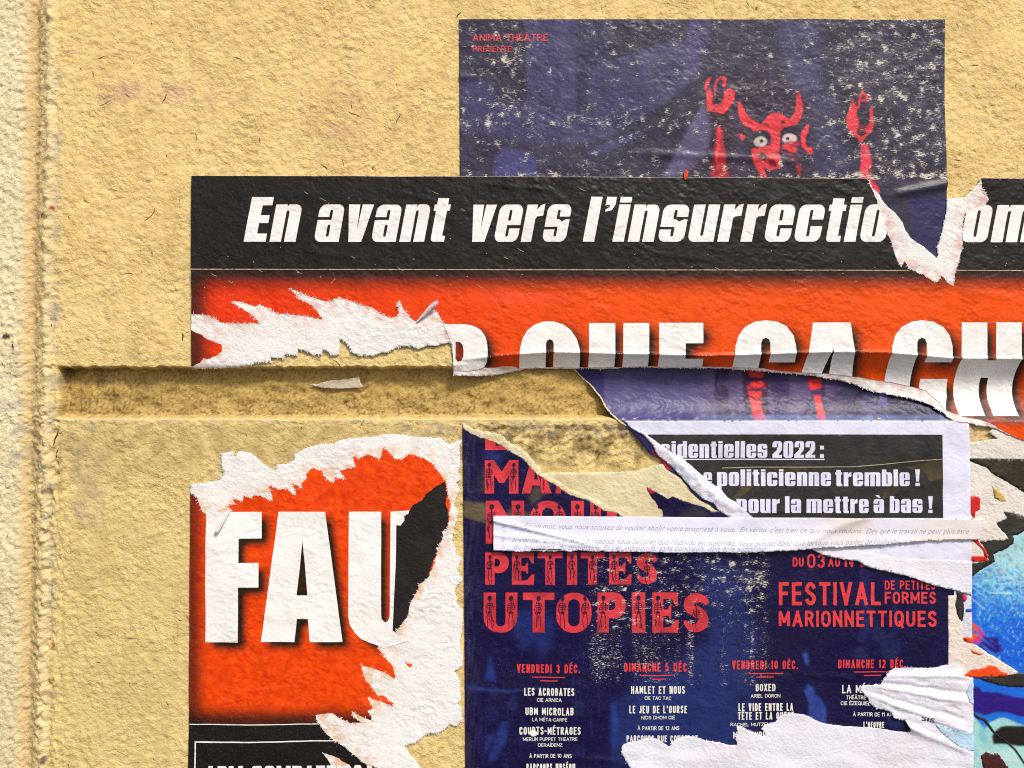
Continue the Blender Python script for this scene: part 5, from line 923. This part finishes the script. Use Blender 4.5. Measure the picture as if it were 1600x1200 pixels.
# packing-tape stain streaks over the panel
def stain(name, polys, mat, hf, off, parent): 
    P, T = tess(polys, sp=6); o = build(name, P, T, hf(P[:, 0], P[:, 1]) + off, mat, parent); return o
M_STAIN = make('old_glue', (62, 55, 40), rough=.4, spec=.3, bump=.2, fine=.2, mottle=.4, tone2=(104, 90, 58))
gl = [chain(('s', [(1142, 779), (1155, 765), (1163, 747), (1168, 731), (1182, 729.5)]), ('s', [(1176, 745), (1186, 748), (1170, 766), (1152, 780)])),
      chain(('s', [(1190, 730), (1262, 730), (1258, 737), (1206, 740), (1196, 748)])), chain(('s', [(1376, 778), (1384, 764), (1400, 758), (1412, 760), (1396, 772), (1380, 780)])),
      chain(('s', [(1412, 730), (1440, 724), (1471, 718), (1471, 748), (1450, 752), (1444, 738), (1425, 734)]))]
for g_ in gl:
    P, T = tess([g_], A, [N1B], 5); build('glue_stain', P, T, h_n(P[:, 0], P[:, 1]) + .2, M_STAIN, no)

P, T = tess([strip_poly([(1128, 731), (1180, 729.5), (1262, 729.5), (1330, 729), (1380, 725), (1430, 720), (1471, 717)], .9)], sp=3); build('tape_edge', P, T, h_n(P[:, 0], P[:, 1]) + .3, M_SCRAP, no)
# ------------------------------------------------------------------ long narrow strip with the script lines
def h_s(px, py):
    px = np.asarray(px, float); py = np.asarray(py, float)
    a = 1.7 * np.exp(-((py - (812 + 0.245 * (px - 771))) / 2.6) ** 2) * sstep(945, 900, px)
    b = 1.0 * np.exp(-((py - (834 + 0.12 * (px - 771))) / 3.0) ** 2) * sstep(930, 890, px)
    c = 1.6 * np.exp(-((py - (812 - 0.45 * (px - 1330))) / 9) ** 2) * sstep(1210, 1250, px) * sstep(1400, 1340, px)
    return hs(px, py) + 2.3 + a + b + c + 2.2 * sstep(828, 860, py) * sstep(1540, 1500, px)
st = empty('text_strip', 'long narrow white paper strip with grey script lines across the notice and blue poster', 'paper strip', 1150, 862)
STP = chain(('s', [(771, 805), (1150, 808), (1531, 809.4), (1528, 842)]), ('t', [(1528, 842), (1480, 842), (1440, 844), (1390, 848), (1350, 851), (1331, 852), (1275, 855), (1204, 860), (1162, 862), (1106, 861), (1050, 862), (985, 860), (910, 858.5), (876, 859), (807, 860), (771, 858.5)], .9, 2.2), ('s', [(771, 858.5), (771, 805)]))
P, T = tess([STP], sp=2.8); ti = np.clip(sstep(1150, 1330, P[:, 0]) * (.5 + .3 * samp(F_BIG, P[:, 0], P[:, 1])), 0, 1)[:, None]; cs = lin((228, 226, 242)) * (1 - ti) + lin((222, 208, 196)) * ti
build('strip_sheet', P, T, h_s(P[:, 0], P[:, 1]), M_STRIP, st, col=cs, skirt=.35)
sc = lambda body, a_, b_, y, drop: text_px(body, a_, b_, y, 8.6, h_s, M_SCRIPT, st, name='script_line', slant=.42, weight=-.012, drop=drop, off=.2)
sc('un total.', 785, 816, 823, 0); sc('En un mot, vous nous accusez de vouloir abolir votre propriété à vous.', 819, 1147, 824, 6)
sc("En vérité, c'est bien ce que nous voulons.", 1155, 1345, 830, 2); sc('Dès que le travail ne peut plus être', 1351, 1511, 832.5, 0)
sc('co', 784, 791, 834, 0); sc('tr', 784, 790, 845, 0); sc("ansformer en propriété bourgeoise, vous déclarez que l'individu est supprimé.", 800, 1147, 845, 6)
sc("Vous avouez donc que lorsque vous parlez de l'individu", 1154, 1402, 852, -4)
sc('ci', 784, 790, 856, 0); sc('du bourgeois, du prolétaire. Et cet individu-là, sans contredit, doit être supprimé.', 803, 1196, 856, 4)

# ------------------------------------------------------------------ painted poster on the right
h_p = lambda px, py: hs(px, py) + 0.60
pa = empty('painted_poster', 'blue and turquoise poster with brushed waves and dark shapes at the right edge', 'poster', 1570, 1230)
PP = [(1490, 700), (1680, 700), (1680, 1235), (1490, 1235)]
cp = Canvas(1480, 690, 1690, 1245, (168, 212, 216), 1.0); X, Y = cp.grid(); st1 = samp(F_STREAK, X, Y); st2 = samp(F_STREAK, X * 1.0 + 90, Y * 1.2 + 50)
cp.mix(sstep(880, 930, Y + 8 * st1), (150, 208, 226)); cp.mix(sstep(860, 925, Y + 22 * st1 - .45 * (X - 1517)) * .95, (44, 152, 228)); cp.mix(sstep(915, 990, Y + 22 * st2), (12, 96, 214)); cp.mix(sstep(.7, 1.5, st2) * sstep(860, 920, Y) * .85, (16, 112, 216))
cp.mix(sstep(900, 950, Y) * sstep(.9, 1.7, st1) * .6, (196, 232, 236)); cp.mix(sstep(.6, 1.3, samp(F_LUMP, X, Y)) * sstep(1000, 900, Y) * .35, (90, 110, 116))
cp.mix(sstep(1030, 1045, Y), (16, 100, 210))
cp.fill([(1517, 900), (1524, 905), (1526, 960), (1517, 975)], (20, 96, 206), 2)
cp.fill([(1517, 972), (1524, 976), (1534, 985), (1537, 995), (1533, 1003), (1522, 1006), (1515, 1003)], (222, 30, 90), 1); cp.fill([(1510, 975), (1518, 972), (1528, 982), (1530, 992), (1522, 998), (1510, 1000)], (222, 96, 20), 1.2)
cp.fill([(1535, 994), (1560, 996), (1560, 1004), (1563, 1008), (1566, 1016), (1556, 1021), (1540, 1017), (1528, 1010)], (44, 14, 122), 1.6)
cp.fill([(1517, 1070), (1531, 1074), (1534, 1080), (1560, 1082), (1584, 1088), (1680, 1100), (1680, 1128), (1590, 1119), (1570, 1112), (1555, 1113), (1538, 1120), (1529, 1116), (1517, 1112)], (42, 12, 120), .8)
cp.fill([(1517, 1110), (1540, 1118), (1556, 1112), (1575, 1114), (1600, 1122), (1680, 1126), (1680, 1250), (1517, 1250)], (22, 108, 212), .8)
cp.fill([(1545, 1129), (1560, 1122), (1572, 1122), (1590, 1130), (1600, 1133), (1680, 1135), (1680, 1250), (1500, 1250), (1517, 1115), (1524, 1122), (1538, 1140)], (158, 212, 206), .8)
cp.fill([(1555, 1141), (1563, 1135), (1575, 1133), (1600, 1134), (1680, 1135), (1680, 1166), (1594, 1166), (1575, 1163), (1552, 1163), (1549, 1150)], (26, 24, 18), .8)
cp.mix(sstep(1166, 1172, Y) * (.5 + .2 * samp(F_MESO, X, Y)), (188, 216, 212)); cp.mix(sstep(1120, 1140, Y) * sstep(1545, 1535, X) * sstep(.0, 1, samp(F_MESO, X, Y)) * .6, (112, 186, 204))
r = random.Random(4)
for k in range(150):
    x, y = r.uniform(1512, 1605), r.uniform(880, 1052); L = r.uniform(8, 46); an = r.choice([.62, .66, .7, .05, .0, -.05]); dk_ = r.random() < sstep(900, 1000, y)
    cp.fill(strip_poly([(x, y), (x + L * math.cos(an), y + L * math.sin(an))], r.uniform(.8, 2.6)), r.choice([(20, 100, 214), (10, 80, 200), (60, 150, 226)]) if dk_ or r.random() < .4 else r.choice([(180, 226, 236), (120, 206, 234), (204, 232, 232)]), .5, r.uniform(.4, .9))
for k in range(60):
    x, y = r.uniform(1512, 1605), r.uniform(865, 960); cp.fill(strip_poly([(x, y), (x + r.uniform(2, 9), y + r.uniform(-1, 1))], r.uniform(.6, 1.4)), (70, 80, 84), .3, .6)
P, T = tess([PP], sp=1.8); build('printed_sheet', P, T, h_p(P[:, 0], P[:, 1]), M_PAINT, pa, col=cp.at(P[:, 0], P[:, 1]), skirt=.3)
M_BLK = make('black_torn_print', (48, 44, 38), rough=.5, spec=.4, bump=.3, fine=.5, mottle=.3)
def piece(name, poly, mat, off, parent, sp=5, skirt=.15, hf=h_p, label=None):
    P, T = tess(poly if isinstance(poly[0], list) else [poly], sp=sp); o = build(name, P, T, hf(P[:, 0], P[:, 1]) + off, mat, parent, skirt=skirt)
    if label: o['label'] = label
    return o
BL1 = chain(('t', [(1490, 812), (1520, 812), (1545, 812), (1555, 817.6), (1572, 809), (1567, 799), (1585, 803.5), (1600, 810), (1680, 815)], .8, 2.2), ('s', [(1680, 815), (1680, 850)]), ('t', [(1680, 850), (1640, 832), (1600, 829), (1591, 834), (1581, 836), (1582.6, 849), (1566, 860), (1550.5, 865), (1553.6, 877), (1535, 888), (1521, 899), (1490, 920)], 1.2, 2), ('s', [(1490, 920), (1490, 812)]))
piece('black_patch', BL1, M_BLK, .25, pa)
BL2 = chain(('t', [(1548, 1058), (1562, 1047), (1585, 1050), (1600, 1052), (1680, 1060)], .6), ('s', [(1680, 1060), (1680, 1078)]), ('t', [(1680, 1078), (1620, 1074), (1590, 1073), (1565, 1071), (1545, 1066), (1530, 1060), (1518, 1058), (1548, 1058)], .8, 2))
piece('black_patch', BL2, M_BLK, .25, pa)
piece('maroon_patch', chain(('t', [(1532, 1180), (1540, 1174), (1552, 1179), (1558, 1176), (1566, 1186), (1571, 1196), (1582, 1204), (1590, 1235), (1545, 1235), (1537, 1200), (1532, 1180)], 1.2, 2.2)), make('maroon_print', (74, 30, 26), rough=.5, bump=.3, fine=.5, mottle=.3), .25, pa)
FS = strip_poly([(1519, 1111), (1526, 1119), (1538, 1124), (1551, 1142), (1560, 1150), (1571, 1157), (1585, 1170), (1592, 1180), (1602, 1196), (1625, 1228)], [1, 4, 4, 3, 2, 2, 2.4, 2.4, 2.2, 2]); piece('torn_slit', FS, M_BLK, .5, pa, skirt=.05)
# pale torn paper above it, hanging from the groove
h_q = lambda px, py: hs(px, py) + 1.15
pr = empty('torn_paper', 'pale torn paper at the right edge, between the red poster and the brushed blue poster', 'torn paper', 1560, 850)
Q1 = chain(('s', [(1500, 690), (1514, 690)]), ('t', [(1514, 690), (1530.6, 689), (1544, 687), (1557, 685), (1549, 680), (1542, 675), (1556, 668), (1590, 682), (1680, 728)], .8), ('s', [(1680, 728), (1680, 835)]), ('t', [(1680, 835), (1640, 822), (1600, 809), (1585, 803), (1567, 799), (1572, 809), (1555, 817.6), (1562, 826), (1569, 833), (1574, 841), (1566, 845), (1553.6, 843), (1540, 846), (1528.6, 846), (1538, 857), (1544, 876), (1517, 881), (1500, 881)], 1.0, 2.2), ('s', [(1500, 881), (1500, 690)]))
piece('torn_sheet', Q1, make('aged_white_fibre', (226, 218, 206), rough=.9, spec=.15, bump=.5, fine=.9, mottle=.07, tone2=(216, 204, 184), fibre=.25, specks=.35), 0, pr, sp=4, skirt=.3, hf=h_q)
Q2 = chain(('s', [(1500, 715.2), (1600, 716.6), (1680, 717), (1680, 810)]), ('t', [(1680, 810), (1620, 782), (1600, 770), (1580, 757), (1553, 742), (1540, 730), (1527, 725), (1514, 720), (1500, 716)], .5))
piece('printed_band', Q2, make('olive_black_print', (48, 42, 30), rough=.4, spec=.45, bump=.35, fine=.4, mottle=.35, tone2=(70, 60, 36)), .2, pr, hf=h_q)
M_R2 = make('scarlet_print', (208, 34, 34), rough=.45, bump=.3, fine=.4, mottle=.1)
piece('red_shred', chain(('t', [(1514, 775), (1521, 774), (1529.7, 778), (1530, 795.6), (1523, 799), (1521, 811), (1518, 806), (1514, 798)], .5)), M_R2, .25, pr, hf=h_q)
piece('red_shred', [(1510, 868), (1520, 868), (1538, 869), (1541, 872), (1544, 876), (1530, 877), (1510, 877)], M_R2, .25, pr, hf=h_q)
piece('red_shred', strip_poly([(1517, 838), (1524, 845), (1530, 852), (1537, 859), (1539, 866), (1541, 871)], [8, 6, 3, 4, 5, 3]), M_R2, .3, pr, hf=h_q)
piece('glue_stain', chain(('t', [(1549, 759), (1557, 765), (1567, 774), (1571, 783), (1562, 783), (1553, 778), (1551, 768), (1549, 759)], .6)), make('mustard_stain', (196, 160, 84), rough=.8, bump=.4, fine=.9, mottle=.2), .2, pr, hf=h_q)

# ------------------------------------------------------------------ large white torn sheet at the bottom, crumpled at its right
def h_w(px, py):
    px = np.asarray(px, float); py = np.asarray(py, float); ang = np.arctan2(py - 1052, px - 1262); rr = np.hypot(px - 1262, py - 1052)
    m = sstep(1338, 1385, px) * sstep(1526, 1490, px) * sstep(1150, 1110, py - .25 * (px - 1400)) * sstep(1038, 1048, py)
    f = np.sin(ang * 40 + .7 * samp(F_BIG, px * 2, py * 2)) * .55 + .40 * np.sin(ang * 77 + 1.3 + .5 * samp(F_MESO, px, py)) + .22 * np.sin(ang * 150 + .8 * samp(F_MESO, px + 90, py))
    low = .5 * np.sin((py - .10 * px) * .16 + 1.2 * samp(F_BIG, px, py)) * sstep(1160, 1190, py)
    return hs(px, py) + 1.75 + m * (1.2 + 1.15 * f) + 0.5 * low + 1.3 * np.exp(-((py - (1122 + .42 * (px - 1390))) / 6) ** 2) * sstep(1370, 1420, px) * sstep(1525, 1500, px)
wt_ = empty('torn_paper', 'large white torn sheet along the bottom edge, crumpled into folds at its right end', 'torn paper', 1300, 1230)
w_top = [(985, 1235), (985, 1200), (978, 1188.5), (970.5, 1175), (972, 1163.5), (981, 1158.5), (996, 1157), (1016, 1151), (1026, 1153.5), (1036.5, 1160), (1046.5, 1165), (1048, 1158.5), (1056.5, 1153.5), (1075, 1148.5), (1091.5, 1152), (1101.5, 1156), (1125, 1159), (1141.5, 1162.7), (1152, 1162.7), (1148, 1153.5), (1151, 1143), (1150, 1133.5), (1158, 1133.5), (1166, 1138.5), (1176, 1143.5), (1190, 1148.5), (1195, 1148.5), (1194, 1143.5), (1188, 1137), (1193, 1132), (1211, 1127), (1216, 1120), (1223, 1115), (1240, 1114), (1256.5, 1116), (1271.5, 1123.5), (1290, 1130), (1313, 1132.7), (1350, 1135), (1375, 1137), (1393, 1140.5), (1416.5, 1143.5), (1420.6, 1140), (1416.5, 1132), (1411.5, 1123.5), (1395, 1120), (1388, 1110), (1366, 1103.5), (1358, 1098.5), (1355, 1090), (1345, 1080), (1343, 1072), (1355, 1069), (1375, 1068), (1378, 1060), (1383, 1052), (1395, 1043), (1413, 1042.5), (1436.5, 1042.5), (1458, 1042), (1475, 1038), (1493, 1036)]
W2 = chain(('t', w_top, .7, 2.2), ('t', [(1493, 1036), (1502, 1044), (1503, 1054), (1516, 1057), (1518.6, 1058)], .5), ('s', [(1518.6, 1058), (1519.4, 1235), (985, 1235)]))
feather('torn_fibres', w_top, 260, 5.0, M_WHITE, wt_, h_w, .05, 12, w=.8)
P, T = tess([W2], sp=2.8); build('torn_sheet', P, T, h_w(P[:, 0], P[:, 1]), M_FOLD, wt_, skirt=.4)
text_px('SIS', 1437, 1457, 1123, 7.5, h_w, make('dark_blue_ink', (34, 34, 66), bump=0, mottle=.1), wt_, rot=0, drop=4, weight=.01, off=.25)
M_BT = make('blue_print_trace', (176, 206, 226), rough=.7, bump=.3, fine=.6, mottle=.1, tone2=(222, 224, 228))
piece('print_trace', chain(('t', [(1458, 1128), (1474, 1132), (1490, 1138), (1505, 1143), (1518.5, 1140), (1518.8, 1172), (1500, 1165), (1484, 1155), (1474, 1147), (1466, 1140), (1458, 1128)], 1.2)), M_BT, .22, wt_, sp=3, skirt=0.02, hf=h_w)
piece('print_trace', chain(('t', [(1508, 1078), (1513, 1066), (1518.5, 1062), (1518.5, 1100), (1512, 1095), (1510, 1086), (1508, 1078)], 1.0)), M_BT, .22, wt_, sp=3, skirt=0.02, hf=h_w)
# pale wedge with the orange shard, right of the blue poster
pc = empty('torn_paper', 'pale pointed paper shard with an orange patch, right of the blue programme poster', 'torn paper', 1540, 1060)
h_c = lambda px, py: hs(px, py) + 1.30
M_PEACH = make('peach_fibre', (230, 214, 200), rough=.85, bump=.5, fine=1.0, mottle=.08, tone2=(222, 208, 192), fibre=.2)
C1 = chain(('s', [(1480, 930), (1494, 930)]), ('t', [(1494, 930), (1495, 958), (1501, 968), (1503, 985), (1504, 1001), (1509, 1002), (1520, 1006), (1537, 1016), (1560, 1030), (1580, 1043), (1590, 1050), (1575, 1054), (1560, 1056), (1538, 1057), (1503, 1057), (1480, 1058)], .7, 2.2), ('s', [(1480, 1058), (1480, 930)]))
piece('torn_sheet', C1, M_PEACH, 0, pc, sp=4, skirt=.3, hf=h_c)
M_OR = make('orange_print', (234, 74, 16), rough=.42, bump=.4, fine=.5, mottle=.12)
piece('orange_patch', chain(('t', [(1503, 1056), (1516, 1046), (1534, 1043), (1546, 1038), (1555, 1041), (1562, 1048), (1573, 1051), (1571, 1056), (1545, 1056.5), (1520, 1057), (1503, 1056)], .6)), M_OR, .2, pc, hf=h_c)
piece('orange_patch', chain(('t', [(1515, 1014), (1525, 1018), (1534, 1021), (1529, 1023), (1518, 1019), (1515, 1014)], .4)), M_OR, .2, pc, hf=h_c)
# strip of older layers seen right beside the blue poster (black, pink, white remnants)
ol = empty('torn_paper', 'narrow column of white and black torn layers right beside the word FORMES', 'torn paper', 1505, 1000)
h_o = lambda px, py: hs(px, py) + 1.0
piece('torn_sheet', [(1488, 850), (1517, 850), (1517.6, 1002), (1500, 1001), (1492, 1001)], make('pale_blue_white_fibre', (214, 214, 224), rough=.85, bump=.4, fine=.9, mottle=.08, tone2=(228, 206, 192)), 0, ol, sp=4, skirt=.3, hf=h_o)
piece('black_patch', chain(('t', [(1492, 921), (1503, 925), (1509, 928), (1504, 938), (1505, 950), (1504, 960), (1502, 970), (1497, 966), (1494, 955), (1492, 942), (1494, 932), (1492, 921)], .9, 2)), M_BLK, .6, ol, hf=h_o)
piece('pink_patch', chain(('t', [(1503, 929), (1508, 928), (1510, 935), (1506, 940), (1503, 937), (1503, 929)], .4)), make('magenta_print', (206, 30, 96), rough=.5, bump=.2, fine=.3), .6, ol, hf=h_o)
piece('blue_patch', [(1508, 951), (1517, 950), (1517, 955), (1508, 955)], make('blue_print', (34, 90, 196), rough=.5, bump=.2, fine=.3), .6, ol, hf=h_o)
piece('orange_patch', chain(('t', [(1503, 996), (1508, 994), (1517.4, 997), (1517.6, 1004), (1506, 1001), (1503, 996)], .5)), M_OR, .6, ol, hf=h_o)

# ------------------------------------------------------------------ small things
h_g = lambda px, py: h_wall(px, py) * 0 - 8.3 + 0 * np.asarray(px)
SC1 = chain(('t', onto([(484, 601), (497, 600), (505, 598), (515, 595), (528, 594), (545, 592), (561, 589), (563, 597), (568, 605), (555, 606), (540, 607), (530, 608), (520, 607), (505, 606), (494, 604), (484, 601)], h_g), .7, 2.4))
P, T = tess([SC1], sp=3); tag(build('paper_scrap', P, T, -7.6 + 0.35 * samp(F_MESO, P[:, 0], P[:, 1]), M_SCRAP, None, skirt=.4), 'torn beige paper scrap stuck in the groove below the red band', 'paper scrap')
OR = ell(1071, 274, 3.0, 8.0, 12, .1); P, T = tess([OR], sp=2); tag(build('paper_scrap', P, T, hs(P[:, 0], P[:, 1]) + 2.4, M_OR, None, skirt=.3), 'tiny orange paper scrap on the seam under the violet poster', 'paper scrap')
def staple(x, y, L, hf, label, ang=0.0):
    rr = .45; V, F = [], []; path = [(-L / 2, -.6), (-L / 2, .55), (L / 2, .55), (L / 2, -.6)]
    for k, (u, hh) in enumerate(path):
        for j in range(6):
            a = j * math.pi / 3; V.append((x + u * math.cos(ang) + (rr / S / 1000 * math.cos(a) * (1 if k in (0, 3) else 0)), y + u * math.sin(ang) + rr * 1.6 * math.sin(a), hf(x, y) + hh + rr * .5 * math.cos(a)))
    for k in range(3):
        for j in range(6):
            a_, b_ = k * 6 + j, k * 6 + (j + 1) % 6; F += [(a_, b_, a_ + 6), (b_, b_ + 6, a_ + 6)]
    V = np.array(V); return tag(build('staple', V[:, :2], np.array(F), V[:, 2], M_STEEL, None), label, 'staple', 'staples in the posters')
staple(1325, 281.5, 16, h_slogan, 'dark staple on the top edge of the headline band'); staple(841, 856, 22, h_s, 'dark staple on the lower edge of the script strip, the left one of two'); staple(866, 856.3, 21, h_s, 'dark staple on the lower edge of the script strip, the right one of two')
